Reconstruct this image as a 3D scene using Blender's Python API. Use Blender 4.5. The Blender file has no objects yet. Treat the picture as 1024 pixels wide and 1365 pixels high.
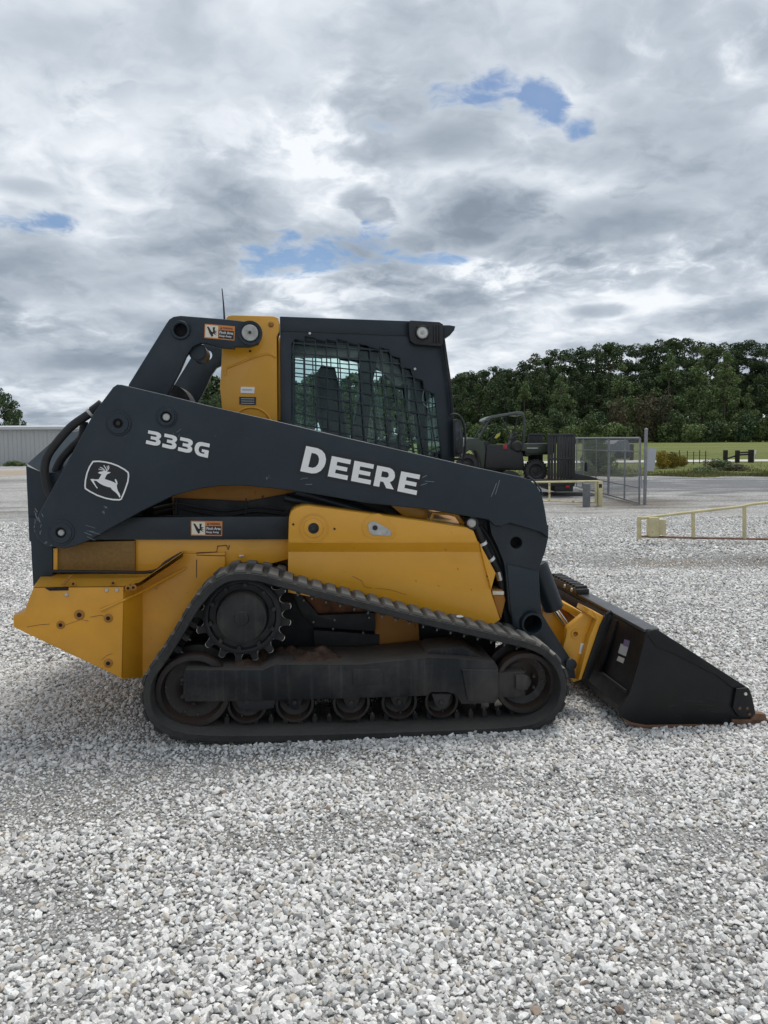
import bpy, bmesh, math, random
import numpy as np
from mathutils import Vector, Matrix
R = math.radians
random.seed(7); rng = np.random.default_rng(7)
S = bpy.context.scene
C = S.collection

# ------------------------------------------------------------------ camera
CAM_H, F, PX0, PY0 = 1.5, 1025.0, 512.0, 661.7
PITCH, ROLL = R(4.0), R(0.5)
cam = bpy.data.cameras.new('camera'); camo = bpy.data.objects.new('camera', cam); C.objects.link(camo)
cam.sensor_fit = 'HORIZONTAL'; cam.sensor_width = 36; cam.lens = 36 * F / 1024
cam.shift_y = -(682.5 - PY0) / 1024
cam.clip_start = 0.05; cam.clip_end = 6000
CR = (Matrix.Rotation(R(90) - PITCH, 3, 'X') @ Matrix.Rotation(-ROLL, 3, 'Z'))
camo.matrix_world = Matrix.Translation((0, 0, CAM_H)) @ CR.to_4x4()
S.camera = camo

def ray(px, py):
    return CR @ Vector(((px - PX0) / F, -(py - PY0) / F, -1.0))

# ------------------------------------------------------------------ world
SUN_EL, SUN_AZ = R(68), R(35)      # azimuth measured from +Y towards +X
S.view_settings.view_transform = 'Standard'; S.view_settings.look = 'None'
S.view_settings.exposure = 1.0; S.view_settings.gamma = 1.0
S.view_settings.use_curve_mapping = False
world = bpy.data.worlds.new('World'); S.world = world; world.use_nodes = True
NT = world.node_tree; NT.nodes.clear()

class G:
    """tiny helper for node graphs"""
    def __init__(s, nt): s.nt = nt
    def n(s, t, **kw):
        x = s.nt.nodes.new(t)
        for k, v in kw.items(): setattr(x, k, v)
        return x
    def set(s, sock, v):
        if isinstance(v, bpy.types.NodeSocket): s.nt.links.new(v, sock)
        elif v is not None: sock.default_value = v
    def m(s, op, a, b=None, c=None, clamp=False):
        x = s.n('ShaderNodeMath', operation=op); x.use_clamp = clamp
        for i, v in enumerate((a, b, c)):
            if v is not None: s.set(x.inputs[i], v)
        return x.outputs[0]
    def vm(s, op, a, b=None):
        x = s.n('ShaderNodeVectorMath', operation=op)
        s.set(x.inputs[0], a)
        if b is not None: s.set(x.inputs[1], b)
        return x.outputs[0]
    def mix(s, f, a, b, blend='MIX'):
        x = s.n('ShaderNodeMix', data_type='RGBA', blend_type=blend)
        s.set(x.inputs[0], f)
        for i, v in ((6, a), (7, b)):
            if not isinstance(v, bpy.types.NodeSocket) and len(v) == 3: v = (*v, 1)
            s.set(x.inputs[i], v)
        return x.outputs[2]
    def noise(s, vec, scale, detail=4, rough=.55, dist=0, out=0, lac=2.0):
        x = s.n('ShaderNodeTexNoise'); s.set(x.inputs['Vector'], vec)
        x.inputs['Scale'].default_value = scale; x.inputs['Detail'].default_value = detail
        x.inputs['Roughness'].default_value = rough; x.inputs['Distortion'].default_value = dist
        x.inputs['Lacunarity'].default_value = lac
        return x.outputs[out]
    def vor(s, vec, scale, feature='F1', out=0, rnd=1.0):
        x = s.n('ShaderNodeTexVoronoi', feature=feature); s.set(x.inputs['Vector'], vec)
        x.inputs['Scale'].default_value = scale; x.inputs['Randomness'].default_value = rnd
        return x.outputs[out]
    def rng(s, v, a, b, c=0.0, d=1.0, smooth=False):
        x = s.n('ShaderNodeMapRange'); x.interpolation_type = 'SMOOTHSTEP' if smooth else 'LINEAR'
        s.set(x.inputs[0], v)
        for i, q in enumerate((a, b, c, d)): s.set(x.inputs[i + 1], q)
        return x.outputs[0]
    def map(s, v, scale=(1, 1, 1), loc=(0, 0, 0), rot=(0, 0, 0)):
        x = s.n('ShaderNodeMapping'); s.set(x.inputs[0], v)
        x.inputs[1].default_value = loc; x.inputs[2].default_value = rot; x.inputs[3].default_value = scale
        return x.outputs[0]

g = G(NT)
tc = g.n('ShaderNodeTexCoord').outputs['Generated']
sep = g.n('ShaderNodeSeparateXYZ'); g.set(sep.inputs[0], tc)
dx, dy, dz = sep.outputs
zz = g.m('ADD', g.m('MAXIMUM', dz, 0.0), 0.26)
comb = g.n('ShaderNodeCombineXYZ')
g.set(comb.inputs[0], g.m('DIVIDE', dx, zz)); g.set(comb.inputs[1], g.m('DIVIDE', dy, zz)); comb.inputs[2].default_value = 3.7
P = comb.outputs[0]
az = g.m('ARCTAN2', dx, dy); el = g.m('ARCSINE', dz)
def puff(scale, loc, detail, rough, dist, sx=1.0):
    return g.noise(g.map(P, loc=loc, scale=(sx, 1, 1)), scale, detail, rough, dist)
warp = g.noise(P, 2.2, 4, .6, 0, out=1)
Pw = g.vm('ADD', P, g.vm('MULTIPLY', g.vm('SUBTRACT', warp, (.5, .5, .5)), (.28, .28, .2)))
n_big = g.noise(Pw, 1.15, 5, .5, 0)
n_mid = g.noise(g.vm('ADD', Pw, (5.0, 3.0, 1.0)), 2.8, 8, .50, .15)
n_fin = g.noise(g.vm('ADD', Pw, (1.0, 9.0, 4.0)), 9.5, 8, .58, .1)
# billowed edges: folded noise gives rounded puffs with sharper creases
bil = g.m('SUBTRACT', 1.0, g.m('MULTIPLY', g.m('ABSOLUTE', g.m('SUBTRACT', g.noise(g.vm('ADD', Pw, (2.0, 5.0, 7.0)), 2.7, 6, .5, .1), .5)), 4.0))
wob = g.m('MULTIPLY', g.m('SUBTRACT', n_mid, .5), 5.0)
wob2 = g.m('MULTIPLY', g.m('SUBTRACT', n_fin, .5), 7.0)
wobs = g.m('ADD', wob, wob2)
wobd = g.m('MULTIPLY', wobs, .42)
def blob(px, py, sx, sy, soft=1.0, tilt=0.0, w=None):
    d = ray(px, py).normalized()
    a0, e0 = math.atan2(d.x, d.y), math.asin(d.z)
    u = g.m('SUBTRACT', az, a0); v = g.m('SUBTRACT', el, e0)
    if tilt: v = g.m('ADD', v, g.m('MULTIPLY', u, tilt))
    u = g.m('DIVIDE', u, sx / F); v = g.m('DIVIDE', v, sy / F)
    q = g.m('ADD', g.m('MULTIPLY', u, u), g.m('MULTIPLY', v, v))
    q = g.m('ADD', g.m('SUBTRACT', 1.0, q), w if w is not None else wobs)
    return g.rng(q, 0.0, soft, smooth=True)
def mx(*a):
    r = a[0]
    for b in a[1:]: r = g.m('MAXIMUM', r, b)
    return r
holes = mx(blob(430, 330, 140, 24, 1.3), blob(340, 355, 50, 12, 1.6), blob(620, 130, 90, 26, 1.5), blob(715, 140, 36, 32, 1.5), blob(520, 165, 60, 18, 1.8), blob(30, 290, 90, 13, 1.8), blob(775, 175, 22, 14, 1.8), blob(500, 160, 45, 16, 2.0), blob(560, 345, 50, 10, 1.8))
def dblob(*a, **k): return blob(*a, w=wobd, **k)
darks = [(dblob(640, 285, 105, 46, 1.3, -.08), .60), (blob(490, 270, 36, 20, 1.4), .36), (dblob(55, 350, 150, 60, 1.8, .1), .42),
         (dblob(890, 200, 150, 62, 1.8, .25), .50), (dblob(820, 290, 110, 34, 1.8), .38), (dblob(120, 70, 330, 110, 2.2), .42), (dblob(975, 418, 75, 24, 1.4), .45),
         (dblob(800, 414, 50, 10, 1.5), .35), (dblob(60, 485, 150, 20, 1.8), .36), (dblob(595, 190, 85, 34, 1.8), .40), (dblob(780, 50, 300, 50, 2.4), .22), (dblob(150, 425, 120, 16, 2.0), .25), (dblob(30, 250, 60, 14, 1.6), .3)]
mixn = g.m('ADD', g.m('MULTIPLY', n_big, .42), g.m('ADD', g.m('MULTIPLY', n_mid, .38), g.m('MULTIPLY', n_fin, .20)))
lum = g.m('ADD', g.rng(mixn, .39, .61, .32, .90), g.m('MULTIPLY', g.m('SUBTRACT', bil, .45), .24))
for b, k in darks:
    lum = g.m('MULTIPLY', lum, g.m('SUBTRACT', 1.0, g.m('MULTIPLY', b, k * 1.0)))
# bright, thin-cloud glow zones
for b in (blob(480, 175, 100, 70, 2.2), blob(330, 170, 140, 40, 2.4), blob(800, 345, 260, 26, 2.5), blob(60, 425, 90, 20, 2.2), blob(520, 380, 300, 26, 2.4), blob(960, 30, 120, 50, 2.4)):
    lum = g.m('ADD', lum, g.m('MULTIPLY', b, .16))
ramp = g.n('ShaderNodeValToRGB'); g.set(ramp.inputs[0], lum)
cr = ramp.color_ramp; cr.elements[0].position = .08; cr.elements[0].color = (.150, .180, .225, 1)
cr.elements[1].position = .95; cr.elements[1].color = (.92, .93, .94, 1)
e = cr.elements.new(.45); e.color = (.33, .375, .43, 1)
e = cr.elements.new(.7); e.color = (.55, .595, .645, 1)
sky = g.n('ShaderNodeTexSky', sky_type='NISHITA'); sky.sun_disc = False
sky.sun_elevation = SUN_EL; sky.sun_rotation = SUN_AZ; sky.air_density = 1.0; sky.dust_density = .4; sky.ozone_density = 2.0
cov = g.m('SUBTRACT', 1.0, g.m('MULTIPLY', holes, .88))
cl10 = g.vm('MULTIPLY', ramp.outputs[0], (5.05, 5.2, 5.4))
skyc = g.vm('MULTIPLY', sky.outputs[0], (.42, .46, .50))
below = g.rng(dz, -.02, 0.0)
col = g.mix(cov, skyc, cl10)
bg = g.n('ShaderNodeBackground'); bg.inputs[1].default_value = 0.10
g.set(bg.inputs[0], col)
wo = g.n('ShaderNodeOutputWorld'); NT.links.new(bg.outputs[0], wo.inputs[0])

sl = bpy.data.lights.new('sun', 'SUN'); slo = bpy.data.objects.new('sun', sl); C.objects.link(slo)
sl.energy = 1.45; sl.angle = R(22); sl.color = (1, .965, .91)
sd = Vector((math.sin(SUN_AZ) * math.cos(SUN_EL), math.cos(SUN_AZ) * math.cos(SUN_EL), math.sin(SUN_EL)))
slo.rotation_euler = sd.to_track_quat('Z', 'Y').to_euler()
slo.location = (0, 0, 30)

# ------------------------------------------------------------------ materials
MATS = {}
def mat(name, base, rough=.5, metal=0.0, var=.15, vscale=6.0, bump=0.0, bscale=60.0, dust=None, dustamt=0.0, chips=None, chipamt=0.0,
        chipscale=9.0, streak=0.0, coat=0.0, spec=.5):
    if name in MATS: return MATS[name]
    m = bpy.data.materials.new(name); m.use_nodes = True; g = G(m.node_tree)
    b = m.node_tree.nodes['Principled BSDF']
    co = g.n('ShaderNodeTexCoord').outputs['Object']
    n1 = g.noise(co, vscale, 5, .6)
    f = g.rng(n1, .3, .7, 1 - var, 1 + var)
    sc = g.n('ShaderNodeCombineXYZ')
    for i in range(3): g.set(sc.inputs[i], g.m('MULTIPLY', f, base[i]))
    c = sc.outputs[0]
    rg = g.rng(g.noise(co, vscale * 3, 4), .3, .7, rough - .08, rough + .1)
    if streak:
        st = g.noise(g.map(co, scale=(30, 30, 1.5)), 1.0, 4, .6)
        c = g.mix(g.m('MULTIPLY', g.rng(st, .52, .72), streak), c, dust or (.3, .3, .28))
    if dust is not None and dustamt:
        nd = g.rng(g.noise(co, 2.6, 6, .65), .42, .7)
        nz = g.n('ShaderNodeSeparateXYZ'); g.set(nz.inputs[0], g.n('ShaderNodeNewGeometry').outputs['Normal'])
        up = g.rng(nz.outputs[2], .3, 1.0, 0.0, .9)
        a = g.m('MULTIPLY', g.m('ADD', g.m('MULTIPLY', nd, .7), g.m('MULTIPLY', up, 1.5)), dustamt, clamp=True)
        c = g.mix(a, c, dust); rg = g.m('ADD', rg, g.m('MULTIPLY', a, .4), clamp=True)
    if chips is not None:
        ch = g.noise(co, chipscale, 9, .72)
        a = g.rng(ch, .64 - chipamt, .68 - chipamt)
        c = g.mix(a, c, chips); rg = g.m('ADD', rg, g.m('MULTIPLY', a, .3), clamp=True)
    g.set(b.inputs['Base Color'], c); g.set(b.inputs['Roughness'], rg)
    b.inputs['Metallic'].default_value = metal
    b.inputs['Specular IOR Level'].default_value = spec
    b.inputs['Coat Weight'].default_value = coat
    if bump:
        bn = g.n('ShaderNodeBump'); bn.inputs['Strength'].default_value = bump; bn.inputs['Distance'].default_value = .004
        g.set(bn.inputs['Height'], g.noise(co, bscale, 6, .6)); g.set(b.inputs['Normal'], bn.outputs[0])
    MATS[name] = m; return m
DUST = (.30, .27, .22)
GREY = mat('charcoal_paint', (.0120, .0220, .0310), .38, var=.15, vscale=3, dust=(.10, .13, .16), dustamt=.10, spec=.4, chips=(.25, .27, .3), chipamt=-.045, chipscale=14, bump=.05, bscale=200)  # bluish dust also lightens upward edges, in place of light catching them
DGREY = mat('charcoal_paint_shade_darkened', (.0065, .0140, .0210), .42, var=.1, dust=(.08, .08, .08), dustamt=.10)  # copy of the charcoal paint with shade darkened into its colour
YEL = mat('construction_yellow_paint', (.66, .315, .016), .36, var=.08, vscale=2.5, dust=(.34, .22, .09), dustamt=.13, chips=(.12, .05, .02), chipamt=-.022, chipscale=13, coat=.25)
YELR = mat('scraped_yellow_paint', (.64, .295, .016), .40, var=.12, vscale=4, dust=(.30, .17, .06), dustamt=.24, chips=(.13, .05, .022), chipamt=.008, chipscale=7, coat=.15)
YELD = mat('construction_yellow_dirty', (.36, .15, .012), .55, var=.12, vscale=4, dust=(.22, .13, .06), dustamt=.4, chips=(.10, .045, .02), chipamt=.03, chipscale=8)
MESHY = mat('yellow_perforated_grille', (.20, .105, .02), .6, var=.2, vscale=60)
BLK = mat('black_bucket_paint', (.0055, .0065, .008), .40, var=.3, dust=(.07, .06, .05), dustamt=.16, chips=(.09, .05, .03), chipamt=-.03, chipscale=7, spec=.3)
BLKP = mat('black_plastic', (.012, .013, .015), .5, var=.15)
RUB = mat('track_rubber', (.014, .0145, .015), .68, var=.35, vscale=9, dust=(.13, .12, .105), dustamt=.32, bump=.7, bscale=90)
LUGM = mat('tread_rubber_dusty', (.030, .030, .029), .8, var=.5, vscale=16, dust=(.21, .20, .18), dustamt=.6, bump=.8, bscale=70)
UND = mat('undercarriage_dirty_steel', (.0065, .009, .012), .5, var=.3, vscale=7, dust=(.21, .185, .16), dustamt=.36, streak=.12, spec=.3, bump=.4, bscale=60)
UNDB = mat('undercarriage_dark', (.007, .009, .012), .6, var=.2, dust=(.045, .035, .03), dustamt=.3)
DULL = mat('dull_steel', (.16, .155, .15), .5, metal=.6, var=.3, vscale=20)
STEEL = mat('worn_steel', (.55, .54, .52), .32, metal=1.0, var=.2, vscale=20)
RUST = mat('rusty_steel', (.13, .065, .035), .75, metal=.0, var=.45, vscale=14, bump=.6)
WHEEL = mat('dusty_roller_steel', (.010, .0105, .012), .45, var=.4, vscale=10, dust=(.10, .062, .042), dustamt=.42)
PINM = mat('pin_grey_zinc', (.42, .42, .40), .5, var=.2, vscale=30)
WHT = mat('white_vinyl', (.80, .80, .79), .4, var=.03, vscale=8)
VBLK = mat('black_vinyl', (.008, .010, .014), .35, var=.1)
ORG = mat('orange_vinyl', (.62, .22, .05), .45, var=.08)
CREAM = mat('cream_vinyl', (.72, .66, .54), .5, var=.05)
HOLE = mat('bore_shade_black', (.006, .006, .007), .8)  # near-black stands in for shade inside holes; a few bolts share it
HOSE = mat('hose_rubber', (.010, .010, .011), .55, var=.2, bump=.3, bscale=300)
DIRT = mat('packed_dirt', (.075, .045, .03), .95, var=.5, vscale=25, bump=1.0, bscale=80)
SEATM = mat('seat_vinyl', (.015, .016, .018), .6)
def glass(name, tint, refl=.10):
    m = bpy.data.materials.new(name); m.use_nodes = True; nt = m.node_tree; g = G(nt); nt.nodes.clear()
    tr = g.n('ShaderNodeBsdfTransparent'); tr.inputs[0].default_value = (*tint, 1)
    gl = g.n('ShaderNodeBsdfGlossy'); gl.inputs['Roughness'].default_value = .04; gl.inputs[0].default_value = (.8, .9, .88, 1)
    lw = g.n('ShaderNodeFresnel'); lw.inputs[0].default_value = 1.28
    mx_ = g.n('ShaderNodeMixShader'); g.set(mx_.inputs[0], g.m('ADD', lw.outputs[0], refl - .05, clamp=True))
    nt.links.new(tr.outputs[0], mx_.inputs[1]); nt.links.new(gl.outputs[0], mx_.inputs[2])
    o = g.n('ShaderNodeOutputMaterial'); nt.links.new(mx_.outputs[0], o.inputs[0])
    MATS[name] = m; return m
GLASS = glass('tinted_cab_glass', (.90, .975, .96), .055)
LENS = mat('lamp_lens', (.62, .62, .58), .15, var=.1, coat=.6)

# ------------------------------------------------------------------ mesh helpers
def finish(name, bm, material, parent=None, loc=None, smooth=35, mats=None):
    bmesh.ops.recalc_face_normals(bm, faces=bm.faces)
    me = bpy.data.meshes.new(name); bm.to_mesh(me); bm.free()
    for m in (mats or [material]): me.materials.append(m)
    if smooth:
        me.shade_smooth(); me.set_sharp_from_angle(angle=R(smooth))
    o = bpy.data.objects.new(name, me); C.objects.link(o)
    if parent: o.parent = parent
    if loc is not None: o.location = loc
    return o
def tag(o, label=None, cat=None, group=None, kind=None):
    if label: o['label'] = label
    if cat: o['category'] = cat
    if group: o['group'] = group
    if kind: o['kind'] = kind
    return o
def empty(name, loc, rz=0.0):
    o = bpy.data.objects.new(name, None); C.objects.link(o); o.location = loc; o.rotation_euler = (0, 0, rz)
    o.empty_display_size = .2; return o
def add_poly(bm, pts, y0, y1, bevel=0.0, holes=(), seg=2, both=True):
    """closed outline (x,z) with holes, solid between y0 and y1"""
    vs0 = []
    edges = []
    loops = [pts] + list(holes)
    for lp in loops:
        v = [bm.verts.new((p[0], y0, p[1])) for p in lp]
        edges += [bm.edges.new((v[i], v[(i + 1) % len(v)])) for i in range(len(v))]
        vs0 += v
    if holes:
        r = bmesh.ops.triangle_fill(bm, use_beauty=True, use_dissolve=False, edges=edges, normal=(0, -1, 0))
        faces = [f for f in r['geom'] if isinstance(f, bmesh.types.BMFace)]
    else:
        faces = [bm.faces.new(vs0)]
    ext = bmesh.ops.extrude_face_region(bm, geom=faces, use_keep_orig=True)
    nv = [v for v in ext['geom'] if isinstance(v, bmesh.types.BMVert)]
    for v in nv: v.co.y = y1
    if bevel:
        if not both: es = [e for e in edges if e.is_valid]
        else:
            s = set(nv)
            es = [e for e in edges if e.is_valid]
            es += [e for e in ext['geom'] if isinstance(e, bmesh.types.BMEdge) and e.is_valid and len(e.link_faces) == 2 and abs(e.link_faces[0].normal.dot(e.link_faces[1].normal)) < .5]
        bmesh.ops.recalc_face_normals(bm, faces=bm.faces)
        bmesh.ops.bevel(bm, geom=list(set(es)), offset=bevel, segments=seg, profile=.5, affect='EDGES', clamp_overlap=True)
def add_box(bm, lo, hi, bevel=0.0, rot=None, mid=None):
    c = [(a + b) / 2 for a, b in zip(lo, hi)]; s = [abs(b - a) for a, b in zip(lo, hi)]
    M = Matrix.Translation(c)
    if rot is not None: M = M @ rot.to_4x4()
    r = bmesh.ops.create_cube(bm, size=1, matrix=M @ Matrix.Diagonal((*s, 1)))
    if bevel:
        es = list({e for v in r['verts'] for e in v.link_edges})
        bmesh.ops.bevel(bm, geom=es, offset=bevel, segments=2, profile=.5, affect='EDGES', clamp_overlap=True)
def add_rod(bm, a, b, r, r2=None, n=16, caps=True):
    a, b = Vector(a), Vector(b); d = b - a
    M = Matrix.Translation((a + b) / 2) @ d.to_track_quat('Z', 'Y').to_matrix().to_4x4()
    bmesh.ops.create_cone(bm, cap_ends=caps, segments=n, radius1=r, radius2=r if r2 is None else r2, depth=d.length, matrix=M)
def add_tube(bm, pts, r, n=10, closed=False):
    pts = [Vector(p) for p in pts]; rings = []
    up = Vector((0, 0, 1))
    for i, p in enumerate(pts):
        if closed: t = pts[(i + 1) % len(pts)] - pts[i - 1]
        else: t = pts[min(i + 1, len(pts) - 1)] - pts[max(i - 1, 0)]
        t.normalize(); s = t.cross(Vector((0, 1, 0)))
        if s.length < .2: s = t.cross(Vector((0, 0, 1)))
        s.normalize(); u = s.cross(t)
        rr = r[i] if isinstance(r, (list, tuple)) else r
        rings.append([bm.verts.new(p + (s * math.cos(a) + u * math.sin(a)) * rr) for a in [2 * math.pi * k / n for k in range(n)]])
    m = len(rings)
    for i in range(m if closed else m - 1):
        A, B = rings[i], rings[(i + 1) % m]
        for k in range(n): bm.faces.new((A[k], A[(k + 1) % n], B[(k + 1) % n], B[k]))
    if not closed: bm.faces.new(rings[0]); bm.faces.new(rings[-1])
def add_lathe(bm, cx, cz, prof, n=32):
    """prof: list of (radius, y) ; axis along Y"""
    rings = []
    for r, y in prof:
        if r <= 1e-6: rings.append([bm.verts.new((cx, y, cz))])
        else: rings.append([bm.verts.new((cx + r * math.cos(2 * math.pi * k / n), y, cz + r * math.sin(2 * math.pi * k / n))) for k in range(n)])
    for A, B in zip(rings, rings[1:]):
        for k in range(n):
            k2 = (k + 1) % n
            if len(A) == 1 and len(B) > 1: bm.faces.new((A[0], B[k], B[k2]))
            elif len(B) == 1 and len(A) > 1: bm.faces.new((A[k], A[k2], B[0]))
            elif len(A) > 1: bm.faces.new((A[k], A[k2], B[k2], B[k]))
def spline(pts, n=6, closed=False):
    out = []; N = len(pts); rngi = range(N) if closed else range(N - 1)
    for i in rngi:
        g_ = lambda k: Vector(pts[k % N]) if closed else Vector(pts[max(0, min(N - 1, k))])
        p0, p1, p2, p3 = g_(i - 1), g_(i), g_(i + 1), g_(i + 2)
        for k in range(n):
            t = k / n
            out.append(.5 * ((2 * p1) + (-p0 + p2) * t + (2 * p0 - 5 * p1 + 4 * p2 - p3) * t * t + (-p0 + 3 * p1 - 3 * p2 + p3) * t ** 3))
    if not closed: out.append(Vector(pts[-1]))
    return out
def circle(cx, cz, r, n=24): return [(cx + r * math.cos(2 * math.pi * k / n), cz + r * math.sin(2 * math.pi * k / n)) for k in range(n)]

class Frame:
    """a vertical working plane family: x along, y away from the camera, z up; pt() finds where a sight line meets depth Y"""
    def __init__(s, ox, oy, th, base=0.0):
        s.o = Vector((ox, oy, base)); s.th = th
        s.x = Vector((math.cos(th), math.sin(th), 0)); s.y = Vector((-math.sin(th), math.cos(th), 0))
    def pt(s, px, py, Y):
        d = ray(px, py); c = Vector((0, 0, CAM_H))
        t = (Y - (c - s.o).dot(s.y)) / d.dot(s.y)
        p = c + d * t - s.o
        return (p.dot(s.x), p.z)
    def pts(s, lst, Y): return [s.pt(a, b, Y) for a, b in lst]
    def p3(s, px, py, Y): q = s.pt(px, py, Y); return (q[0], Y, q[1])
    def ground_Y(s, px, py):
        d = ray(px, py); t = -CAM_H / d.z; p = Vector((0, 0, CAM_H)) + d * t - s.o
        return (p.dot(s.x), p.dot(s.y))
# ------------------------------------------------------------------ the track loader
LF = Frame(-0.1319, 3.785, R(6.2))
OFF = (0, -1.0, 0)
cpos = LF.o + LF.y * 1.0
loader = empty('compact_track_loader', (cpos.x, cpos.y, 0), LF.th)
tag(loader, 'yellow and charcoal compact track loader with black bucket, parked on grey gravel', 'track loader')

def LP(name, px, Y0, Y1, material, bevel=.004, holes=(), parent=None, seg=2, label=None, both=True):
    bm = bmesh.new()
    add_poly(bm, LF.pts(px, Y0), Y0, Y1, bevel, [LF.pts(h, Y0) for h in holes], seg, both)
    o = finish(name, bm, material, parent or loader, OFF if parent is None else None)
    if label: o['label'] = label
    return o
def LB(name, bm, material, parent=None, smooth=35, label=None):
    o = finish(name, bm, material, parent or loader, OFF if parent is None else None, smooth)
    if label: o['label'] = label
    return o
def mirror(o, kids=True):
    c = o.copy(); C.objects.link(c); c.parent = o.parent
    c.scale = (1, -1, 1); c.location = (0, 1.0, 0)
    if 'label' in c: del c['label']
    if kids:
        for ch in list(o.children):
            d = ch.copy(); C.objects.link(d); d.parent = c
    return c
def sc_px(r, Y, px=500, py=800):
    a = LF.pt(px, py, Y); b = LF.pt(px + r, py, Y); return abs(b[0] - a[0])
def pcircle(px, py, r, n=24):   # circle outline in photo pixels
    return [(px + r * math.cos(2 * math.pi * k / n), py + r * math.sin(2 * math.pi * k / n)) for k in range(n)]
def quadmap(q, u, v):  # q = TL,TR,BR,BL ; v up from bottom
    (a, b, c, d) = [Vector(p) for p in q]
    top = a.lerp(b, u); bot = d.lerp(c, u); r = bot.lerp(top, v); return (r.x, r.y)

# ---------------- belt of the near track
cin_px = [(320,774),(300,778),(282,792),(264,814),(243,849),(222,882),(206,905),(201,927),(206,952),(222,968),(250,977),(296,980),(341,980),(410,979),(480,977),(600,973),(690,968),(722,959),(740,942),(747,918),(742,896),(728,878),(705,866),(660,855),(617,845),(558,831.5),(502,817),(421,796.5),(365,781),(343,775.5)]
cin = [Vector(p) for p in LF.pts(cin_px, 0.0)]
raw = spline(cin, 8, True)
def resample(poly, n):
    L = [0]
    for i in range(len(poly)): L.append(L[-1] + (poly[(i + 1) % len(poly)] - poly[i]).length)
    out = []; j = 0
    for k in range(n):
        s = L[-1] * k / n
        while L[j + 1] < s: j += 1
        t = (s - L[j]) / (L[j + 1] - L[j]); out.append(poly[j].lerp(poly[(j + 1) % len(poly)], t))
    return out, L[-1]
NB = 240
ci, LEN = resample(raw, NB)
def normals(ci):
    out = []
    c = sum(ci, Vector((0, 0))) / len(ci)
    for i in range(len(ci)):
        t = (ci[(i + 2) % len(ci)] - ci[i - 2]).normalized(); n = Vector((t.y, -t.x))
        out.append((t, n))
    area = sum(ci[i].x * ci[(i + 1) % len(ci)].y - ci[(i + 1) % len(ci)].x * ci[i].y for i in range(len(ci)))
    if area < 0: out = [(t, -n) for t, n in out]
    return out
nn = normals(ci)
bm = bmesh.new(); TW = .45
prof = [(.0, .008), (.004, 0), (.034, 0), (.041, .010), (.041, TW - .01), (.034, TW), (.004, TW), (0, TW - .008)]
rings = []
for p, (t, n) in zip(ci, nn):
    rings.append([bm.verts.new((p.x + n.x * h, y, p.y + n.y * h)) for h, y in prof])
for i in range(NB):
    A, B = rings[i], rings[(i + 1) % NB]
    for k in range(8): bm.faces.new((A[k], A[(k + 1) % 8], B[(k + 1) % 8], B[k]))
belt = LB('rubber_track', bm, RUB)
# tread lugs
NL = 64
def lug_mesh(name, seed):
    r = random.Random(seed); bm = bmesh.new()
    L, W, H = .060, .205, .015
    a = [(-L/2, 0, 0), (L/2, 0, 0), (L/2, W, 0), (-L/2, W, 0)]
    k = .74
    top = [(-L/2*k, .006, H), (L/2*k, .010, H*.96), (L/2*k*.9, W*.98, H), (-L/2*k, W - .008, H*.97)]
    va = [bm.verts.new(p) for p in a]; vt = [bm.verts.new((p[0] + r.uniform(-.002, .002), p[1], p[2])) for p in top]
    bm.faces.new(va[::-1]); bm.faces.new(vt)
    for i in range(4): bm.faces.new((va[i], va[(i + 1) % 4], vt[(i + 1) % 4], vt[i]))
    bmesh.ops.bevel(bm, geom=[e for e in bm.edges if all(v.co.z > .01 for v in e.verts)], offset=.006, segments=3, profile=.5, affect='EDGES')
    bmesh.ops.recalc_face_normals(bm, faces=bm.faces)
    me = bpy.data.meshes.new(name); bm.to_mesh(me); bm.free(); me.materials.append(LUGM); me.shade_smooth(); me.set_sharp_from_angle(angle=R(40)); return me
lms = [lug_mesh('tread_lug', s) for s in range(3)]
fine, _ = resample(raw, NL * 8); fn = normals(fine)
for k in range(NL):
    for half in (0, 1):
        i = (k * 8 + half * 4) % (NL * 8); p = fine[i]; t, n = fn[i]
        o = bpy.data.objects.new('tread_lug', lms[(k * 2 + half) % 3]); C.objects.link(o); o.parent = belt
        y = .004 if half == 0 else TW - .21
        M = Matrix(((t.x, 0, n.x, p.x + n.x * .040), (0, 1, 0, y), (t.y, 0, n.y, p.y + n.y * .040), (0, 0, 0, 1)))
        o.matrix_local = M
# inner drive lugs with shiny ends
bm = bmesh.new(); bm2 = bmesh.new()
for k in range(NL):
    i = k * 8; p = fine[i]; t, n = fn[i]
    for y0 in (.17, .30):
        M = Matrix(((t.x, 0, n.x, p.x - n.x * .016), (0, 1, 0, y0), (t.y, 0, n.y, p.y - n.y * .016), (0, 0, 0, 1)))
        bmesh.ops.create_cube(bm, size=1, matrix=M @ Matrix.Diagonal((.024, .035, .036, 1)))
    M = Matrix(((t.x, 0, n.x, p.x - n.x * .040), (0, 1, 0, .165), (t.y, 0, n.y, p.y - n.y * .040), (0, 0, 0, 1)))
    bmesh.ops.create_cone(bm2, cap_ends=True, segments=8, radius1=.006, radius2=.0045, depth=.014, matrix=M)
tag(LB('drive_tooth_row', bm, UND, belt), kind='stuff')
tag(LB('track_bolt_row', bm2, DULL, belt), kind='stuff')

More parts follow.
